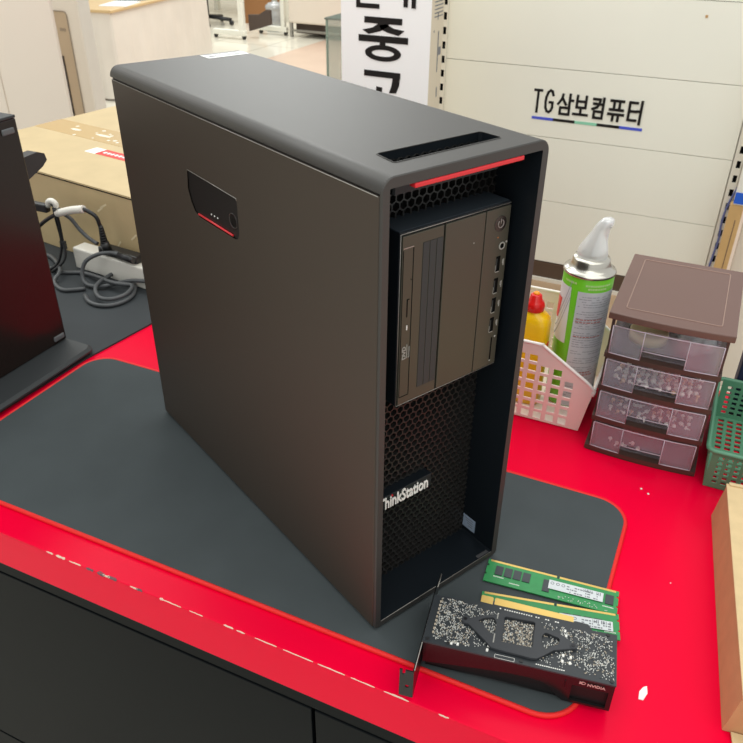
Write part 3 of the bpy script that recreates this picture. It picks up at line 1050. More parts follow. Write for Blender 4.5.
# adhesive roll and a clear bag in the top drawer
b = MB(); b.lathe([(.020, 0), (.0225, .0), (.0225, .012), (.020, .012)], 28)
o = b.build('tape_roll', mat('tape_roll_yellow', (206, 186, 140), .5)); o.location = (.165, .430, levels[3] + .0022)
tag(o, 'pale tape roll in the left of the top drawer', 'tape')
b = MB(); b.lathe([(.004, 0), (.009, .002), (.010, .006), (.006, .009)], 14)
o = b.build('black_knob', M['blackplastic']); o.location = (.163, .43, levels[3] + .0022)
tag(o, 'black round knob inside the tape roll in the top drawer', 'knob')
b = MB()
random.seed(20)
rg = []
for j in range(6):
    u = j / 5
    rg.append([((.022 + .002 * math.sin(3 * a + j)) * math.cos(a) * (1.0 - .25 * u), (.022 + .003 * math.sin(2 * a + j * 2)) * math.sin(a) * (1 - .3 * u), .024 * u + .002 * math.sin(5 * a + j)) for a in [2 * PI * k / 16 for k in range(16)]])
b.loft(rg)
o = b.build('plastic_bag', M['clearp']); o.location = (.219, .430, levels[3] + .005)
tag(o, 'crumpled clear plastic bag in the right of the top drawer', 'bag')

# ------------------------------------------------------------------ white basket
bas = thing('storage_basket', 'white plastic basket with square holes and a sloping rim', 'basket', (0.035, 0.485, 0))
bx = lambda v: v - 0.035
F0, F1 = .411, .404       # front wall bottom / top (leans out slightly)


def slope_top(x):
    # height of rim along x (flat, then sloping down to the right, rounded at the end)
    if x < .045:
        return .121
    if x < .105:
        return .121 - (x - .045) / .060 * .040
    return .081 - (x - .105) / .014 * .011


def side_outline(xl, xr0):
    pts = [(xl, 0.002), (xr0 - .006, 0.002), (xr0, .006)]
    pts += [(xr0 + (.1175 - .106) * .9, .062), (.1180, .069), (.1130, slope_top(.113))]
    pts += [(x, slope_top(x)) for x in (.105, .085, .065, .052, .045, .038)]
    pts += [(xl - .008, .121)]
    return pts


def hole_grid(xl, xr, outl, px=.0166, pz=.0147, hw=.0108, hh=.0104, z0=.0055, xoff=0):
    hs = []
    x = xl
    while x + hw < xr:
        z = z0
        while z + hh < .118:
            sk = (z / .12) * .004
            c = [(x + sk, z), (x + hw + sk, z), (x + hw + sk, z + hh), (x + sk, z + hh)]
            ok = all(inside(q, outl) for q in c) and (z + hh < slope_top(x + hw + sk) - .009) and x + hw + sk < .101 + z * .09
            if ok:
                hs.append(c)
            z += pz
        x += px
    return hs


for nm, yb, yt, tdir in (('front_wall', F0, F1, 1), ('back_wall', .556, .563, -1)):
    ol = side_outline(-.055, .106)
    hs = hole_grid(-.0385, .104, ol)
    mxw = frame((bx(0), yb - .485, 0), (1, 0, 0), (0, (yt - yb) / .12, 1), (0, 1, 0))
    b = MB(); b.plate(ol, hs, 0, .0020 * tdir, mx=mxw)
    b.build(nm, M['basket'], bas)
    rim = [p_ for p_ in ol[3:]]
    b = MB(); b.tube([(bx(x), yb - .485 + (yt - yb) / .12 * z + .001 * tdir, z) for x, z in rim], .0022, 8, smoothit=2)
    b.build('rim', M['basketrim'], bas)
# side walls: right low, left high
for nm, xb, xt, zt in (('side_wall', .106, .1165, .066), ('side_wall', -.055, -.063, .121)):
    ol = [(F0 - .485, .002), (.556 - .485, .002), (.556 - .485 + .005, zt), (F0 - .485 - .005, zt)]
    hs = []
    y = -.066
    while y < .055:
        z = .010
        while z + .0104 < zt - .012:
            hs.append([(y, z), (y + .010, z), (y + .010, z + .0096), (y, z + .0096)]); z += .0148
        y += .0178
    b = MB(); b.plate(ol, hs, 0, -.002, mx=frame((bx(xb), 0, 0), (0, 1, 0), ((xt - xb) / zt, 0, 1), (1, 0, 0)))
    b.build(nm, M['basket'], bas)
    b = MB(); b.tube([(bx(xt), F0 - .485 - .006, zt), (bx(xt), .556 - .485 + .006, zt)], .0022, 8, smoothit=0)
    b.build('rim', M['basketrim'], bas)
hs = []
b = MB(); b.plate([(bx(-.055), F0 - .485), (bx(.106), F0 - .485), (bx(.106), .556 - .485), (bx(-.055), .556 - .485)], hs, .0035, .0018)
b.build('basket_floor', M['basket'], bas)

# ------------------------------------------------------------------ air duster can
CX, CY = .0760, .4850
can = thing('spray_can', 'tall green and silver aerosol can standing in the white basket', 'spray can', (CX, CY, .0038))
r0 = .0318
b = MB(); b.lathe([(r0 - .002, 0), (r0, .003), (r0, .192), (r0 - .0006, .1935)], 48); b.build('can_body', M['cangreen'], can)
b = MB(); b.lathe([(r0 - .0004, .1930), (r0 + .0010, .1935), (r0 + .0012, .1955), (r0 + .0004, .1970), (r0 - .0035, .1985), (r0 - .0060, .2010), (r0 - .0078, .2050), (r0 - .0084, .2105), (r0 - .0098, .2125), (.012, .2135)], 48)
b.build('can_dome', M['steel'], can)
b = MB(); b.lathe([(r0 - .002, -.0012), (r0 + .0008, -.0008), (r0 + .0008, .0022), (r0, .0030)], 40); b.build('can_base_ring', M['steel'], can)


def patch(bb, a0, a1, z0, z1, r, n=14, skew=0.0):
    ring0 = []; ring1 = []
    for k in range(n + 1):
        a = R(a0 + (a1 - a0) * k / n)
        sk = R(skew)
        ring0.append((r * math.cos(a), r * math.sin(a), z0)); ring1.append((r * math.cos(a + sk), r * math.sin(a + sk), z1))
    bb.loft([ring0, ring1], caps=False, smooth=True, closed=False)


AC = -82.5      # angle that faces the viewer's side of the desk
b = MB(); patch(b, AC - 17, AC + 80, .004, .176, r0 + .0003, 26); info = b.build('info_label', M['cangrey'], can)
b = MB()
random.seed(8)
z = .169
while z > .012:
    a = AC - 12
    hgt = .0010
    while a < AC + 70:
        wd = random.uniform(3, 11)
        if random.random() < .8:
            patch(b, a, min(a + wd, AC + 74), z, z + hgt, r0 + .0005, 3)
        a += wd + 1.5
    z -= .0034 if random.random() < .85 else .007
b.build('label_print', mat('print_slate', (158, 162, 170), .5), info)
b = MB()
for z in (.137, .133, .112, .058, .054):
    a = AC - 12
    while a < AC + 45:
        wd = random.uniform(4, 9)
        patch(b, a, a + wd, z, z + .0014, r0 + .0006, 3); a += wd + 2
b.build('warning_print', mat('print_red', (186, 108, 104), .5), info)
b = MB()
patch(b, AC - 105, AC - 30, .098, .178, r0 + .0003, 16, skew=-4); sw = b.build('swirl_label', M['canwhite'], can)
b = MB()
for q in range(3):
    ring0 = []; ring1 = []
    for k in range(19):
        u = k / 18
        a = R(AC - 100 + 66 * u)
        z = .104 + q * .012 + .058 * (u ** 2.2) - .010 * math.sin(u * PI)
        ring0.append(((r0 + .0006) * math.cos(a), (r0 + .0006) * math.sin(a), z)); ring1.append(((r0 + .0006) * math.cos(a), (r0 + .0006) * math.sin(a), z + .0035 - .0015 * (q == 1)))
    b.loft([ring0, ring1], caps=False, closed=False)
b.build('swirl_band', M['canswirl'], sw)
b = MB(); patch(b, AC - 92, AC - 66, .128, .158, r0 + .0008, 8, skew=8); b.build('red_logo_patch', M['redcap'], sw)
b = MB()
for z, a0, a1 in ((.184, AC - 2, AC + 58), (.1795, AC + 4, AC + 44), (.1845, AC - 55, AC - 28)):
    a = a0
    while a < a1:
        wd = random.uniform(3, 6)
        patch(b, a, a + wd, z, z + .0026, r0 + .0005, 3); a += wd + 1.2
b.build('band_print', mat('band_print_green', (190, 224, 150), .4), can)
# clear trigger cap
b = MB()
secs = [(0, 0, .2125, .0190, .0170), (0, 0, .2190, .0188, .0165), (.0005, 0, .2260, .0172, .0150), (.002, 0, .2340, .0140, .0120), (.0045, 0, .2440, .0110, .0092), (.0075, 0, .2540, .0094, .0078), (.0105, 0, .2600, .0088, .0072), (.0125, 0, .2640, .0066, .0056), (.0130, 0, .2655, .003, .003)]
b.loft([[(c0 + ax * math.cos(2 * PI * k / 20), c1 + ay * math.sin(2 * PI * k / 20), zz) for k in range(20)] for c0, c1, zz, ax, ay in secs])
b.box(.008, .0185, -.0045, .0045, .2535, .2605, .002)
noz = b.build('trigger_cap', M['nozzle'], can)
b = MB(); b.cyl((.001, 0, .213), (.006, 0, .250), .0042, .0030, n=14); b.cyl((.006, 0, .250), (.017, -.002, .257), .0026, n=10)
b.build('spray_valve', M['whiteplastic'], noz)

# ------------------------------------------------------------------ yellow bottle


def sell(cx, cy, z, ax, ay, e=3.0, n=28):
    pts = []
    for k in range(n):
        a = 2 * PI * k / n
        c, s_ = math.cos(a), math.sin(a)
        pts.append((cx + ax * abs(c) ** (2 / e) * (1 if c >= 0 else -1), cy + ay * abs(s_) ** (2 / e) * (1 if s_ >= 0 else -1), z))
    return pts


bot = thing('lubricant_bottle', 'small yellow bottle with a red cap standing in the white basket', 'bottle', (.0190, .4560, .0038))
b = MB(); b.loft([sell(0, 0, z, ax, ay, e) for z, ax, ay, e in ((0, .022, .0160, 4), (.002, .0238, .0175, 4), (.040, .0238, .0175, 4), (.119, .0232, .0172, 4), (.127, .0215, .0160, 3.5), (.133, .0165, .0135, 3), (.136, .0115, .0110, 2.2), (.140, .0105, .0105, 2))])
bb_ = b.build('bottle_body', M['yellow'], bot)
b = MB(); b.box(.0205, .0244, -.013, .004, .070, .094, .001); b.build('bottle_label', M['redcap'], bb_)
b = MB(); b.lathe([(.0118, .1375), (.0126, .1385), (.0128, .1460), (.0112, .1500), (.0086, .1525), (.0074, .1590), (.0055, .1605)], 20); b.build('bottle_cap', M['redcap'], bot)
b = MB(); b.lathe([(.0042, .1595), (.0042, .1620), (.0024, .1632)], 14); b.build('cap_tip', mat('cap_tip_orange', (246, 150, 20), .35), bot)

# ------------------------------------------------------------------ green basket, navy box, kraft box
gb = thing('mesh_basket', 'low green plastic mesh basket at the right edge of the desk', 'basket', (0.345, 0.455, 0))
gx0, gx1, gy0, gy1, gh = -.079, .090, -.087, .073, .0560


def mesh_wall(bb, L, H, mxw, cx, cz, margin=.006, hole=.62):
    hs = []
    px_ = (L - 2 * margin) / cx; pz_ = (H - 2 * margin) / cz
    for i in range(cx):
        for j in range(cz):
            x = margin + i * px_ + px_ * (1 - hole) / 2; z = margin + j * pz_ + pz_ * (1 - hole) / 2
            hs.append([(x, z), (x + px_ * hole, z), (x + px_ * hole, z + pz_ * hole), (x, z + pz_ * hole)])
    bb.plate([(0, 0), (L, 0), (L, H), (0, H)], hs, 0, .0018, mx=mxw)


LX, LY = gx1 - gx0, gy1 - gy0
fl = .005 / gh
for nm, mxw, L in (('front_wall', frame((gx0, gy0, .001), (1, 0, 0), (0, -fl, 1), (0, 1, 0)), LX), ('back_wall', frame((gx0, gy1, .001), (1, 0, 0), (0, fl, 1), (0, -1, 0)), LX),
                   ('side_wall', frame((gx0, gy0, .001), (0, 1, 0), (-fl, 0, 1), (1, 0, 0)), LY), ('side_wall', frame((gx1, gy0, .001), (0, 1, 0), (fl, 0, 1), (-1, 0, 0)), LY)):
    b = MB(); mesh_wall(b, L, gh, mxw, 16 if L == LX else 15, 6, .006, .6); b.build(nm, M['greenb'], gb)
b = MB(); mesh_wall(b, LX, LY, frame((gx0, gy0, .003), (1, 0, 0), (0, 1, 0), (0, 0, -1)), 14, 14, .005, .62); b.build('basket_floor', M['greenb'], gb)
b = MB(); b.tube([(x, y, gh + .001) for x, y in rrect(gx0 - .006, gx1 + .006, gy0 - .006, gy1 + .006, .008, 5)], .0028, 8, True, smoothit=1)
b.build('rim', M['greenb'], gb)

nb = MB(); nb.box(-.08, .08, -.021, .021, 0, .115, .002)
o = nb.build('navy_carton', M['navy']); o.location = (.362, .562, .0); tag(o, 'dark navy box standing behind the green mesh basket', 'box')

kd = Vector((.030, -.281)).normalized()     # along the left side, towards the viewer
kx = Vector((-kd.y, kd.x)) * 1.0
if kx.x < 0:
    kx = -kx
kb = thing('kraft_box', 'flat brown kraft cardboard box at the right edge of the desk', 'box', (.2855, .3170, .0))
KL = .281
kf = frame((0, 0, 0), (kx.x, kx.y, 0), (-kd.x, -kd.y, 0), (0, 0, 1))
b = MB(); b.loft([[(-.0055, -KL, .0005), (.26, -KL, .0005), (.26, 0, .0005), (-.0055, 0, .0005)], [(0, -KL, .0470), (.26, -KL, .0470), (.26, 0, .0470), (0, 0, .0470)]], True, False, mx=kf); b.build('box_body', M['kraftside'], kb)
b = MB(); b.box(-.0008, .262, -KL - .001, .001, .0470, .0492, .0006, mx=kf); b.build('box_lid', M['tan2'], kb)
b = MB(); b.box(.002, .02, -.003, .0016, .0490, .0508, mx=kf); b.build('lid_tuck', M['tan2'], kb)
b = MB(); b.plate([(.001, -KL - .001), (.24, -KL - .001), (.235, -KL - .060), (.006, -KL - .065)], (), .0030, .0012, mx=kf); b.build('front_flap', M['tan2'], kb)

# ------------------------------------------------------------------ paper scraps
random.seed(2)
b = MB(); b.plate([(-.003, -.008), (.001, -.0075), (.0035, .001), (.002, .0085), (-.001, .006), (-.0035, 0)], (), .0009, .0001)
o = b.build('paper_scrap', M['paper']); o.location = (.2435, .045, 0); tag(o, 'torn white paper scrap on the red desk right of the graphics card', 'paper scrap')
b = MB(); b.sphere((0, 0, .0008), .0014, 8, (1, 1, .6)); sp0 = b.build('lint_speck', M['paper'])
for i, (x, y, lab) in enumerate(((.2000, .3290, 'white speck on the red desk in front of the drawer organizer, left of two'), (.2090, .3230, 'white speck on the red desk in front of the drawer organizer, right of two'), (.250, .190, 'tiny pale speck on the red desk left of the kraft box'), (.262, .000, 'tiny pale speck on the red desk near the kraft box corner'))):
    o = sp0 if i == 0 else sp0.copy()
    if i:
        COL.objects.link(o)
    s_ = (1, 1.1, .6, .7)[i]
    o.location = (x, y, 0); o.scale = (s_, s_, s_)
    tag(o, lab, 'lint')

# ------------------------------------------------------------------ small form factor computer on stand (left)
sff = thing('small_computer', 'black slim desktop computer standing upright at the left edge of the photo', 'computer', (-.70, .145, .016))
b = MB(); b.box(-.047, .045, -.150, .1445, 0, .332, .002); b.build('case', M['sffcase'], sff)
b = MB(); b.box(-.047, .0452, -.150, .1447, .332, .336, .001); b.build('case_top', M['stand'], sff)
for yy, zz in ((.131, .009), (.128, .318), (-.11, .009), (-.11, .318)):
    b = MB(); b.box(.044, .0475, yy - .011, yy + .009, zz - .004, zz + .004, .0016); b.build('rubber_foot', M['rubber'], sff)
b = MB(); b.plate([(.1445, .236), (.1445, .272), (.184, .274), (.196, .269), (.198, .259), (.188, .252)], (), .006, -.012, mx=frame((.020, 0, 0), (0, 1, 0), (0, 0, 1), (1, 0, 0)))
b.build('rear_latch', M['blackplastic'], sff)
stn = thing('computer_stand', 'flat black stand plate under the upright slim computer', 'stand', (-.70, .13, .003))
b = MB()
so = rrect(-.12, .0985, -.20, .163, (.004, .004, .014, .004), 5)
so2 = [(x, y) for x, y in rrect(-.118, .0945, -.198, .158, (.004, .004, .012, .004), 5)]
b.loft([[(x, y, .0058) for x, y in so], [(x, y, .0085) for x, y in so], [(x, y, .0128) for x, y in so2]], True, False)
b.build('plate', M['stand'], stn)
for fx, fy_ in ((-.10, -.18), (.075, -.18), (-.10, .13), (.075, .13)):
    b = MB(); b.cyl((fx, fy_, 0), (fx, fy_, .006), .008, n=12); b.build('foot', M['blackplastic'], stn)

# ------------------------------------------------------------------ big carton behind the cables
ct = thing('large_carton', 'large tan cardboard carton sealed with tape behind the cables', 'box', (-.95, .572, .003), R(-8.6))
CH = .148
b = MB(); b.box(-.285, .345, 0, .46, 0, CH, .0015); b.build('carton_body', M['tan'], ct)
b = MB(); b.box(-.285, .345, .0005, .2290, CH - .0005, CH + .0022, .0006); b.box(-.285, .345, .2310, .4595, CH - .0005, CH + .0022, .0006); b.build('top_flaps', M['tan'], ct)
b = MB(); b.box(-.10, .345, -.0012, .0010, CH - .0022, CH - .0008); b.build('flap_gap', M['gap'], ct)
b = MB(); b.box(-.285, .345, .195, .268, CH + .0022, CH + .0026); b.build('packing_tape', M['tape'], ct)['label'] = 'clear packing tape along the seam'
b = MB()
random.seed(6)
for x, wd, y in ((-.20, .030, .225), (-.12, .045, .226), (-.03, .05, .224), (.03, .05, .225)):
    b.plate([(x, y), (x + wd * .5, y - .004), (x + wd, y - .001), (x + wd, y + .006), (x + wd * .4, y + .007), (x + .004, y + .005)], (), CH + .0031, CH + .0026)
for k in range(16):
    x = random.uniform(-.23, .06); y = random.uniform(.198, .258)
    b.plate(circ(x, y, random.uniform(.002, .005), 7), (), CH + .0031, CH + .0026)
b.build('tape_glints', mat('tape_shine', (238, 232, 214), .08), ct)  # pale patches painted as highlights on the glossy tape
b = MB(); b.box(-.040, -.008, .132, .164, CH + .0022, CH + .0026); b.build('label_white', M['paper'], ct)
b = MB(); b.box(-.010, .130, .134, .164, CH + .0022, CH + .0027); lb_ = b.build('handling_label', M['redcap'], ct); lb_['label'] = 'red handling sticker'
b = MB()
for k in range(8):
    b.box(.000 + k * .011, .007 + k * .011, .144, .153, CH + .0026, CH + .0029)
b.build('label_print', M['paper'], lb_)
b = MB()
for x, z, a in ((.155, .110, .6), (.165, .118, .5), (.19, .05, .9), (.235, .075, .7)):
    b.box(-.010, .010, -.0003, .0005, -.0016, .0016, mx=Matrix.Translation((x, 0, z)) @ Matrix.Rotation(-a, 4, 'Y'))
b.build('scuff_mark', mat('scuff_pale', (222, 208, 172), .6), ct)

# ------------------------------------------------------------------ power strip and cables
ps = thing('power_strip', 'white power strip on the mat in front of the large carton', 'power strip', (-.770, .514, .003), R(-6))
b = MB(); b.box(-.078, .12, -.008, .022, 0, .041, .003, seg=3); b.build('housing', M['whiteplastic'], ps)
for k in range(2):
    b = MB(); b.cyl((.02 + k * .05, .007, .0405), (.02 + k * .05, .007, .0416), .012, n=20); b.build('socket', M['cream2'], ps)
ad = thing('power_adapter', 'black flat power plug lying on the white power strip', 'plug', (-.742, .519, .0448), R(-6))
b = MB(); b.box(-.040, .055, -.012, .010, 0, .014, .003, seg=2); b.build('plug_body', M['cableblack'], ad)
pl = thing('mains_lead', 'black mains lead with ribbed plug and white tag above the power strip', 'cable', (-.765, .509, .0570))
OFF = Vector((.765, -.509, -.0570))


def rel(pts):
    return [Vector(p_) + OFF for p_ in pts]


b = MB()
b.cyl(Vector((-.757, .508, .0580)) + OFF, Vector((-.760, .507, .072)) + OFF, .0085, .0080, n=12)
for k in range(7):
    z = .072 + k * .0044
    b.cyl(Vector((-.760 - .0002 * k, .507, z)) + OFF, Vector((-.760 - .0002 * k, .507, z + .003)) + OFF, .0068 - .0004 * k, n=12)
b.cyl(Vector((-.760, .507, .07)) + OFF, Vector((-.762, .507, .104)) + OFF, .0042, .0035, n=10)
b.build('ribbed_plug', M['cableblack'], pl)
b = MB(); b.tube(rel([(-.762, .507, .100), (-.765, .505, .118), (-.775, .502, .127), (-.790, .500, .131), (-.815, .499, .124), (-.850, .499, .112), (-.882, .500, .095), (-.910, .498, .074), (-.93, .47, .05)]), .0036, 8)
b.build('cord', M['cableblack'], pl)
b = MB(); b.tube(rel([(-.786, .500, .1315), (-.815, .499, .125), (-.850, .499, .1135)]), .0068, 10); b.build('cord_tag', M['whiteplastic'], pl)['label'] = 'white tag wrapped round the cord'

c2 = thing('signal_cable', 'grey cable dropping from the white tag behind the plug', 'cable', (-.79, .512, .057))
OFF = Vector((.79, -.512, -.057))
b = MB(); b.tube(rel([(-.866, .502, .130), (-.852, .503, .122), (-.838, .504, .112), (-.826, .506, .104), (-.815, .508, .088), (-.800, .509, .075), (-.786, .509, .068), (-.778, .509, .0655)]), .0034, 8)
b.build('cord', M['cable'], c2)
kn = thing('cable_clip', 'white cable clip with dark plug behind the slim computer', 'cable clip', (-.858, .50, .125))
b = MB()
b.tube([(-.011, 0, -.002), (-.006, -.002, .008), (.002, -.002, .011), (.008, 0, .006), (.006, .002, -.002)], .0048, 10)
b.build('clip', M['whiteplastic'], kn)
b = MB(); b.box(-.060, -.012, -.006, .006, -.014, .002, .003); b.build('dark_plug', M['cableblack'], kn)

OFF = Vector((0, 0, 0))
tc_ = thing('thin_cable', 'pair of thin black wires hanging from the white clip to the mat', 'cable', (-.86, .49, .006))
OFF = Vector((.86, -.49, -.006))
b = MB(); b.tube(rel([(-.853, .496, .124), (-.855, .498, .099), (-.854, .499, .066), (-.856, .495, .042), (-.865, .488, .018), (-.880, .478, .0062)]), .0026, 7)
b.tube(rel([(-.850, .496, .124), (-.849, .498, .097), (-.851, .499, .063), (-.846, .495, .040), (-.850, .488, .024), (-.868, .474, .0062)]), .0026, 7)
b.build('wires', M['cableblack'], tc_)
b = MB()
for k in range(3):
    z = .058 - k * .005
    b.cyl(rel([(-.857, .499, z)])[0], rel([(-.846, .499, z + .001)])[0], .0032, n=8)
b.build('wire_tie', M['cableblack'], tc_)

c3 = thing('coiled_cable', 'dark grey cable coiled on the mat beside the tower', 'cable', (-.72, .45, .003))
OFF = Vector((.72, -.45, -.003))
b = MB()
A_ = [(-.640, .484, .03), (-.683, .488, .022), (-.714, .486, .014), (-.737, .466, .0095), (-.762, .458, .0085), (-.780, .462, .012), (-.787, .469, .025), (-.783, .478, .043), (-.764, .490, .055), (-.739, .498, .060), (-.722, .499, .058)]
b.tube(rel(A_), .0036, 8)
B_ = [(-.748, .428, .0068), (-.722, .411, .0068), (-.694, .410, .0068), (-.675, .427, .0068), (-.671, .458, .008), (-.693, .492, .009), (-.730, .512, .010), (-.752, .508, .012), (-.751, .490, .0145), (-.742, .453, .0165), (-.723, .430, .0140), (-.699, .420, .0140), (-.682, .430, .0140), (-.675, .452, .0150), (-.685, .478, .0165), (-.704, .470, .019), (-.735, .474, .016), (-.771, .485, .0125), (-.818, .495, .0068), (-.850, .481, .0068), (-.884, .485, .0068), (-.930, .47, .0068)]
b.tube(rel(B_), .0036, 8)
b.build('cord', M['cable'], c3)
b = MB(); b.cyl(rel([(-.724, .499, .0585)])[0], rel([(-.690, .497, .055)])[0], .0055, .006, n=10); b.build('connector', M['cableblack'], c3)
c4 = thing('loose_cable', 'grey cable looping out from behind the slim computer', 'cable', (-.85, .47, .003))
OFF = Vector((.85, -.47, -.003))
b = MB(); b.tube(rel([(-.975, .50, .0068), (-.937, .528, .0068), (-.887, .506, .0105), (-.842, .470, .0150), (-.834, .445, .0075), (-.799, .427, .0068), (-.779, .436, .0068), (-.765, .448, .0068)]), .0036, 8)
b.build('cord', M['cable'], c4)

# ------------------------------------------------------------------ display wall with lettering
PY = 1.97
gw = thing('display_wall', 'cream slatted display wall with slotted uprights and black lettering', 'display rack', (-.22, PY, FZ))
gm = Matrix.Translation((.22, -PY, -FZ))
zs = [-.457, -.248, -.047, .1555, .3600, .60, .84]
for z0, z1 in zip(zs, zs[1:]):
    b = MB(); b.box(-.662, .222, PY, PY + .02, z0 + .0008, z1 - .0008, .0006, mx=gm); b.build('back_panel', M['cream'], gw)
b = MB(); b.box(-.70, .26, PY + .03, PY + .035, FZ, .84, mx=gm); b.build('rear_sheet', M['cream2'], gw)
b = MB(); b.box(-.660, .221, PY + .008, PY + .019, -.47, .83, mx=gm); b.build('seam_backing', mat('seam_brown', (120, 106, 88), .8), gw)
for xc in (-.6715, .240):
    b = MB()
    b.box(xc - .0150, xc - .0055, PY - .004, PY, -.75, .84, mx=gm); b.box(xc + .0055, xc + .0095, PY - .004, PY, -.75, .84, mx=gm)
    z = -.75
    while z < .80:
        b.box(xc - .0055, xc + .0055, PY - .004, PY, z, z + .0200, mx=gm); z += .0415
    up = b.build('slotted_upright', M['cream2'], gw)
    b = MB(); b.box(xc - .012, xc + .009, PY + .0005, PY + .0030, -.7, .83, mx=gm); b.build('slot_shadow', M['gap'], gw)
b = MB(); b.box(-.66, .222, PY - .002, PY + .012, -.520, -.459, mx=gm); b.build('kick_strip', mat('kick_brown', (84, 66, 52), .6), gw)
b = MB(); b.box(-.70, .26, PY - .55, PY, -.545, -.525, mx=gm); b.build('base_shelf', M['wood'], gw)
b = MB(); b.box(-.70, .26, PY - .010, PY - .001, -.526, -.513, mx=gm); b.build('shelf_back_lip', M['cream2'], gw)
b = MB(); b.box(-.68, .24, PY - .54, PY - .02, FZ, -.545, mx=gm); b.build('base_box', M['cream2'], gw)

# hand-drawn strokes, unit boxes
GL = {
    'T': (.82, [[(0, .95), (1, .95)], [(.5, .95), (.5, 0)]]),
    'G': (.95, [[(.95, .78), (.80, .93), (.55, .97), (.28, .88), (.10, .66), (.06, .45), (.12, .22), (.32, .06), (.58, .03), (.82, .10), (.95, .22), (.95, .46), (.58, .46)]]),
    'sam': (1, [[(.30, .97), (.26, .78), (.03, .50)], [(.28, .80), (.55, .50)], [(.78, 1), (.78, .42)], [(.78, .72), (1, .72)], [(.20, .34), (.80, .34), (.80, .03), (.20, .03), (.20, .34)]]),
    'bo': (1, [[(.18, 1), (.18, .44), (.82, .44), (.82, 1)], [(.18, .74), (.82, .74)], [(.5, .44), (.5, .10)], [(0, .10), (1, .10)]]),
    'keom': (1, [[(.06, .93), (.56, .93), (.52, .70), (.36, .54), (.04, .45)], [(.10, .71), (.52, .71)], [(.82, 1), (.82, .42)], [(.60, .70), (.82, .70)], [(.20, .34), (.82, .34), (.82, .03), (.20, .03), (.20, .34)]]),
    'pyu': (1, [[(.08, .95), (.92, .95)], [(.06, .52), (.94, .52)], [(.32, .95), (.32, .52)], [(.68, .95), (.68, .52)], [(0, .30), (1, .30)], [(.32, .30), (.32, 0)], [(.68, .30), (.68, 0)]]),
    'teo': (1, [[(.58, .93), (.06, .93), (.06, .14), (.62, .14)], [(.06, .54), (.54, .54)], [(.90, 1), (.90, 0)], [(.64, .56), (.90, .56)]]),
}


STK = [.0008]


def draw_glyph(bb, key, x, z, wd, ht, sw_, mxw):
    for pl_ in GL[key][1]:
        for p_, q in zip(pl_, pl_[1:]):
            a = Vector((x + p_[0] * wd, z + p_[1] * ht)); c = Vector((x + q[0] * wd, z + q[1] * ht))
            d = (c - a).normalized() * sw_ * .42
            STK[0] += .00003
            bb.stroke(a - d, c + d, sw_, STK[0], mxw)


b = MB()
wm = gm @ frame((0, PY - .0002, 0), (1, 0, 0), (0, 0, 1), (0, -1, 0))
for key, x, wd, z, ht in (('T', -.379, .028, .0265, .067), ('G', -.345, .031, .0275, .067), ('sam', -.306, .052, .0265, .0600), ('bo', -.256, .048, .0265, .0590), ('keom', -.203, .046, .0265, .0590), ('pyu', -.1535, .050, .0265, .0590), ('teo', -.098, .047, .0240, .0630)):
    draw_glyph(b, key, x + .0095, z, wd - .007, ht, .0074, wm)
b.build('wall_lettering', M['ink'], gw)
for k, cm in enumerate((M['blue'], M['ink'], M['mint'], M['ink'], M['blue'])):
    b = MB(); b.box(-.371 + k * .0662, -.371 + (k + 1) * .0662, PY - .0012, PY, .0045, .0125, mx=gm); b.build('underline_bar', cm, gw)
b = MB(); b.box(.065, .072, PY - .001, PY, .318, .325, mx=gm); b.build('stain', mat('stain_brown', (190, 150, 100), .6), gw)

# things right of the wall
b = MB(); b.box(-.020, .016, -.012, .012, 0, .605, .002)
o = b.build('wooden_plank', M['woodstick']); o.location = (.2655, 1.90, FZ); tag(o, 'narrow wooden plank standing right of the display wall', 'plank')
b = MB(); b.tube([(.003, -.0125, .1), (.003, -.0125, .56)], .001, 5, smoothit=0); gr_ = b.build('groove', M['darkbrown'], o)
bd = thing('blue_banded_box', 'white box with blue band resting on top of the wooden plank', 'box', (.452, 1.93, -.145))
b = MB(); b.box(-.200, .20, -.045, .045, 0, .40, .002); b.build('box_body', M['whiteplastic'], bd)
b = MB(); b.box(-.2005, .2005, -.0465, -.044, .004, .036); b.build('blue_band', mat('band_blue', (30, 90, 200), .5), bd)
b = MB(); b.box(-.16, .2, -.012, .012, 0, .604, .002)
o = b.build('pale_board', M['creamcab']); o.location = (.452, 1.935, FZ); tag(o, 'pale grey board standing right of the wooden plank', 'board')
wr = MB(); wr.tube([(.262, PY - .02, -.02), (.258, PY - .012, -.10), (.243, PY - .008, -.16), (.236, PY - .008, -.22), (.240, PY - .008, -.28), (.236, PY - .008, -.34), (.232, PY - .008, -.42), (.234, PY - .02, -.512)], .0032, 7)
o = wr.build('blue_wire', mat('wire_blue', (92, 100, 150), .5)); tag(o, 'thin dark blue wire hanging along the right upright', 'wire')

# ------------------------------------------------------------------ sign box
sg = thing('standing_sign', 'tall white box sign with large black Korean lettering left of the wall', 'sign', (-.755, 1.70, FZ))
SX0, SX1 = -.8920, -.6150
gm2 = Matrix.Translation((.755, -1.70, -FZ))
b = MB(); b.box(SX0, SX1, 1.702, 1.800, FZ, .62, .002, mx=gm2); b.build('sign_box', mat('box_beige', (216, 204, 184), .6), sg)
b = MB(); b.box(SX0, SX1 - .001, 1.700, 1.7025, FZ, .62, mx=gm2); b.build('sign_face', mat('sign_white', (243, 243, 243), .45), sg)
b = MB()
sm2 = gm2 @ frame((0, 1.6998, 0), (1, 0, 0), (0, 0, 1), (0, -1, 0))


def zz_(y, x=384):
    return .331 + .02 * (x - 341) / 91 - .002625 * y


def xx_(x):
    return -.891 + (x - 341) * .00299


STK = [0.0010]


def sp_(x0, y0_, x1, y1_, wd):
    STK[0] += .00004
    b.stroke((xx_(x0), zz_(y0_, x0)), (xx_(x1), zz_(y1_, x1)), wd, STK[0], sm2)


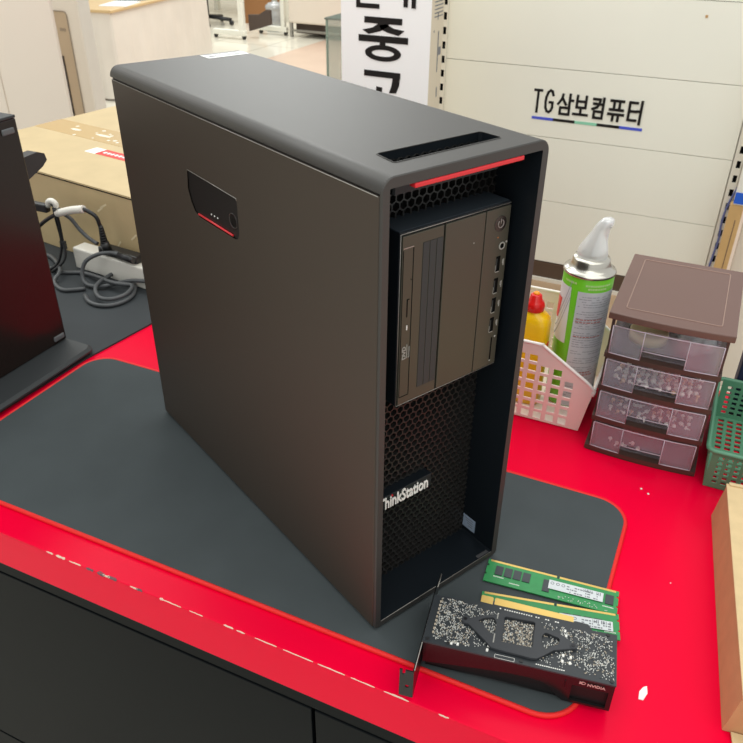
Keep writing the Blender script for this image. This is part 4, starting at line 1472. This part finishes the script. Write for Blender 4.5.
# second syllable
sp_(365.5, 17.8, 404.5, 21.3, .0165)
b.plate([(xx_(x), zz_(y, x)) for x, y in ((379, 20), (392, 21), (390, 26), (382, 30), (370, 32.5), (363.5, 28.0), (374, 26), (379, 23))], (), .0010, 0, mx=sm2)
b.plate([(xx_(x), zz_(y, x)) for x, y in ((381, 24), (388, 23), (396, 27.5), (407, 30.0), (401, 34.8), (390, 31.5), (383, 28))], (), .0010, 0, mx=sm2)
sp_(359.5, 36.0, 411, 40.2, .0175)
sp_(385, 38, 384.6, 46.5, .0165 * 1.1)
cx0, cz0 = xx_(385.2), zz_(52.3, 385)
n = 36
b.plate([(cx0 + .0565 * math.cos(2 * PI * k / n), cz0 + .0220 * math.sin(2 * PI * k / n)) for k in range(n)], [[(cx0 + .0350 * math.cos(2 * PI * k / n), cz0 + .0092 * math.sin(2 * PI * k / n)) for k in range(n)]], .0010, 0, mx=sm2)
# third syllable
sp_(365.5, 72.3, 404, 76.0, .0165)
b.plate([(xx_(x), zz_(y, x)) for x, y in ((396.5, 74), (404, 75), (403, 86), (400, 94), (392.5, 94), (395, 86))], (), .0010, 0, mx=sm2)
sp_(382, 87.5, 381, 101, .019)
sp_(360, 103, 411, 107, .0175)
# first syllable pair
sp_(357, 3.5, 381, 5.6, .0120); sp_(359, -8, 359, 5.0, .012)
sp_(357, -28, 375, -27, .012); sp_(357, -12, 376, -11, .012); sp_(362, -27, 362, -12, .010); sp_(370, -27, 370, -12, .010); sp_(381, -32, 381, -9, .013); sp_(381, -20, 387, -20, .010)
sp_(392, -26, 402, -25, .010); sp_(392, -10, 402, -9, .010); sp_(393, -26, 393, -10, .010); sp_(401, -26, 401, -10, .010)
sp_(407.5, -28, 407.5, 6.8, .0125); sp_(415.5, -30, 415.5, 8.2, .0125); sp_(407.5, -10, 415.5, -10, .010)
b.build('sign_lettering', M['ink'], sg)
b = MB()
em = gm2 @ frame((SX1 + .0003, 0, 0), (0, 1, 0), (0, 0, 1), (1, 0, 0))
for k in range(7):
    z = .36 - k * .0095
    b.box(1.722, 1.788, z, z + .003, 0, .0003, mx=em)
b.box(1.757, 1.764, .155, .265, 0, .0003, mx=em); b.box(1.764, 1.784, .200, .222, 0, .0003, mx=em)
b.box(1.748, 1.753, .295, .315, 0, .0003, mx=em); b.box(1.722, 1.727, .265, .271, 0, .0003, mx=em)
b.box(1.762, 1.770, .085, .112, 0, .0003, mx=em)
b.build('side_print', M['inkgrey'], sg)

# ------------------------------------------------------------------ glass showcase behind the sign
gc = thing('glass_showcase', 'glass display showcase behind the white sign', 'showcase', (-1.44, 3.30, FZ))
GT = .09 - FZ
b = MB(); b.box(-.20, .55, -.30, .30, GT - .008, GT); b.build('glass_top', clear_mat('top_glass', (110, 130, 124), .75, .05, .2), gc)
for q in ((-.195, -.187, -.295, -.287), (-.195, -.187, .287, .295), (.54, .548, -.295, -.287), (.54, .548, .287, .295)):
    b = MB(); b.box(*q, 0, GT - .008); b.build('corner_edge', mat('glass_edge', (128, 150, 138), .2), gc)
for q in ((-.197, .548, -.297, -.293), (-.197, -.193, -.29, .29), (-.197, .548, .293, .297)):
    b = MB(); b.box(*q, .1, GT - .009); b.build('glass_pane', M['glass'], gc)
b = MB(); b.box(-.19, .54, -.29, .29, 0, .1); b.build('base', M['cream2'], gc)
b = MB(); b.box(-.19, .54, -.285, .285, .45, .456); b.build('glass_shelf', M['glass'], gc)

# ------------------------------------------------------------------ left background: cabinet, air conditioner, counter
cb = thing('partition_panel', 'tall plain cream partition panel nearest at the upper left behind the carton', 'partition', (-2.3, 1.85, FZ))
b = MB(); b.box(-.5, .40, -.25, -.238, 0, 1.75, .003); b.build('panel_body', M['creamcab'], cb)
b = MB(); b.box(.10, .103, -.2525, -.249, .02, 1.73); b.build('panel_joint', mat('gap_beige', (200, 188, 172), .6), cb)
ac = thing('air_conditioner', 'slim standing air conditioner with beige inset front between partition panel and draped counter', 'air conditioner', (-2.40, 2.35, FZ))
b = MB(); b.box(-.20, .105, -.22, -.15, 0, 1.6, .006); b.build('body', mat('ac_white', (226, 219, 208), .45), ac)
b = MB(); b.plate(rrect(-.16, .040, .06, .918, (.004, .004, .014, .004), 4), (), .0030, 0, mx=frame((0, -.22, 0), (1, 0, 0), (0, 0, 1), (0, -1, 0)))
ins = b.build('inset_panel', M['beige'], ac)
b = MB(); b.tube([(x, -.2232, z) for x, z in rrect(-.16, .040, .06, .918, (.004, .004, .014, .004), 4)], .0022, 6, True, smoothit=0); b.build('inset_rim', mat('rim_grey', (150, 138, 122), .4), ins)
b = MB()
for k in range(3):
    b.box(-.008 + k * .011, -.001 + k * .011, -.2245, -.2228, .842, .854)
b.build('small_mark', mat('mark_grey', (150, 136, 120), .5), ins)
b = MB(); b.box(-.044, -.016, -.2262, -.2228, .10, .745); b.build('dark_handle_slot', mat('slot_dark', (58, 48, 42), .5), ins)

co = thing('draped_counter', 'wood topped counter draped in pale cloth behind the tower', 'counter', (-3.91, 4.1, FZ))
CT = .75 - .135
cd = Vector((-.165, .986, 0)); ce = Vector((-.986, -.165, 0))
cf = frame((0, 0, 0), ce, cd, (0, 0, 1))
b = MB(); b.box(-.012, .62, -.012, 1.52, CT - .02, CT, .004, mx=cf); b.build('counter_top', M['deskwood'], co)
# wavy cloth round the front
b = MB()
path = []
for k in range(31):
    u = k / 30
    path.append((.62 - .62 * u, 0.0))
for k in range(1, 76):
    u = k / 75
    path.append((0.0, 1.5 * u))
ring0 = []; ring1 = []
for i, (x, y) in enumerate(path):
    wv = .006 * math.sin(i * .55) + .004 * math.sin(i * 1.3 + 1)
    if i <= 30:
        ring1.append((x, y + .004, CT - .021)); ring0.append((x, y - wv - .012, .015))
    else:
        ring1.append((x + .004, y, CT - .021)); ring0.append((x - wv - .012, y, .015))
b.loft([ring0, [tuple(.5 * (p_[i] + q[i]) for i in range(3)) for p_, q in zip(ring0, ring1)], ring1], caps=False, mx=cf, closed=False)
b.build('cloth_drape', M['cloth'], co)
b = MB(); b.box(.02, .60, .02, 1.49, 0, CT - .02, mx=cf); b.build('carcass', M['creamcab'], co)
for i, (u, v, rz_, lab, mt_) in enumerate(((.10, .30, .3, 'white papers lying at the near corner of the draped counter', M['paper']), (.14, .60, -.2, 'grey folder lying further along the draped counter', mat('folder_grey', (120, 124, 132), .5)))):
    b = MB(); b.box(-.10, .10, -.14, .14, 0, .006)
    o = b.build('document', mt_); p_ = cf @ Vector((u, v, CT)); o.location = (p_.x - 3.91, p_.y + 4.1, p_.z + FZ); o.rotation_euler = (0, 0, rz_)
    tag(o, lab, 'paper')
b = MB(); b.tube([(-.02, .02, .05), (.0, -.01, .012), (.05, -.03, .005), (.14, -.02, .005)], .008, 6)
o = b.build('floor_cable', M['cableblack']); o.location = (-4.16, 3.98, FZ); tag(o, 'black cable on the floor at the foot of the draped counter', 'cable')

# ------------------------------------------------------------------ far rack, bottle pack, bench, chair
rk = thing('white_rack', 'white wheeled rack frame with brown cloth bin in the far aisle', 'rack', (-4.78, 6.80, FZ))


def bar(bb, p_, q, r=.022):
    bb.cyl(p_, q, r, n=8)


b = MB(); b.box(-.20, .19, -.03, .03, .035, .085, .006); b.build('foot_bar', M['rackwhite'], rk)
b = MB(); b.box(.125, .175, -.025, .025, .08, .9, .004); b.build('post', M['rackwhite'], rk)
b = MB(); b.box(.09, .44, .40, .45, .035, .085, .006); b.build('foot_bar', M['rackwhite'], rk)
b = MB(); b.box(.375, .42, .40, .445, .08, .9, .004); b.build('post', M['rackwhite'], rk)
for x, y in ((-.18, 0), (.17, 0), (.11, .425), (.42, .425)):
    b = MB(); b.cyl((x, y - .012, .02), (x, y + .012, .02), .02, n=12); b.build('caster', M['cableblack'], rk)
b = MB(); b.plate([(.15, .06), (.385, .13), (.385, .27), (.35, .275), (.26, .225), (.15, .22)], (), .02, -.02, mx=frame((0, .12, 0), (1, 0.2, 0), (0, 0, 1), (0, -1, 0))); b.build('cloth_bin', M['darkbrown'], rk)
M['bottlep'] = clear_mat('bottle_plastic', (206, 212, 216), .62, .12, .12)
bp = thing('water_bottle', 'clear plastic water bottle standing by the far bench', 'bottle', (-4.62, 7.45, FZ))
b = MB()
b.lathe([(.10, 0), (.105, .02), (.105, .20), (.098, .215), (.105, .23), (.105, .25), (.07, .28), (.03, .29), (.03, .31)], 18); b.build('bottle_body', M['bottlep'], bp)
b = MB(); b.cyl((0, 0, .31), (0, 0, .33), .034, n=12); b.build('bottle_cap', M['whiteplastic'], bp)
be = thing('far_bench', 'pale upholstered bench with dark recessed base at the far end', 'bench', (-3.85, 7.5, FZ))
b = MB(); b.box(-.44, 1.2, -.33, .4, .135, 1.1, .02); b.build('bench_body', M['creamcab'], be)
b = MB(); b.box(-.40, 1.15, -.24, .35, .03, .135); b.build('recessed_base', M['darkbrown'], be)
for x in (-.43, .3, 1.15):
    b = MB(); b.box(x, x + .03, -.33, -.30, 0, .14); b.build('leg', mat('leg_grey', (150, 146, 138), .4, .3), be)
b = MB(); b.box(-.43, 1.18, -.325, -.305, .055, .075); b.build('stretcher', mat('bar_grey', (140, 136, 128), .4, .3), be)
fd = thing('far_table', 'dark legged pale table far behind the white rack', 'table', (-5.6, 8.3, FZ))
b = MB(); b.box(-.6, .8, -.3, .3, .66, .70, .004); b.build('table_top', M['creamcab'], fd)
for x, y in ((-.55, -.25), (.75, -.25), (-.55, .25), (.75, .25)):
    b = MB(); b.box(x - .03, x + .03, y - .03, y + .03, 0, .66); b.build('leg', M['rackwhite'], fd)
ch = thing('far_chair', 'dark office chair with castors in front of the far table', 'chair', (-5.52, 7.45, FZ))
for k in range(5):
    a = 2 * PI * k / 5 + .3
    b = MB(); b.cyl((0, 0, .09), (.28 * math.cos(a), .28 * math.sin(a), .06), .02, n=8); b.sphere((.28 * math.cos(a), .28 * math.sin(a), .03), .03, 8); b.build('leg', M['cableblack'], ch)
b = MB(); b.cyl((0, 0, .08), (0, 0, .42), .025, n=10); b.build('column', M['cableblack'], ch)
b = MB(); b.box(-.24, .24, -.23, .23, .42, .50, .03); b.build('seat', M['cableblack'], ch)
b = MB(); b.box(-.22, .22, .20, .26, .52, .95, .025); b.build('backrest', M['cableblack'], ch)
fb = thing('storage_box', 'brown carton on the floor under the far table', 'box', (-5.05, 7.9, FZ))
b = MB(); b.box(-.16, .16, -.15, .15, 0, .34, .004); b.build('carton_body', mat('far_carton', (150, 104, 62), .7), fb)
b = MB(); b.box(-.16, .16, -.02, .02, .34, .342); b.build('packing_tape', M['tape'], fb)
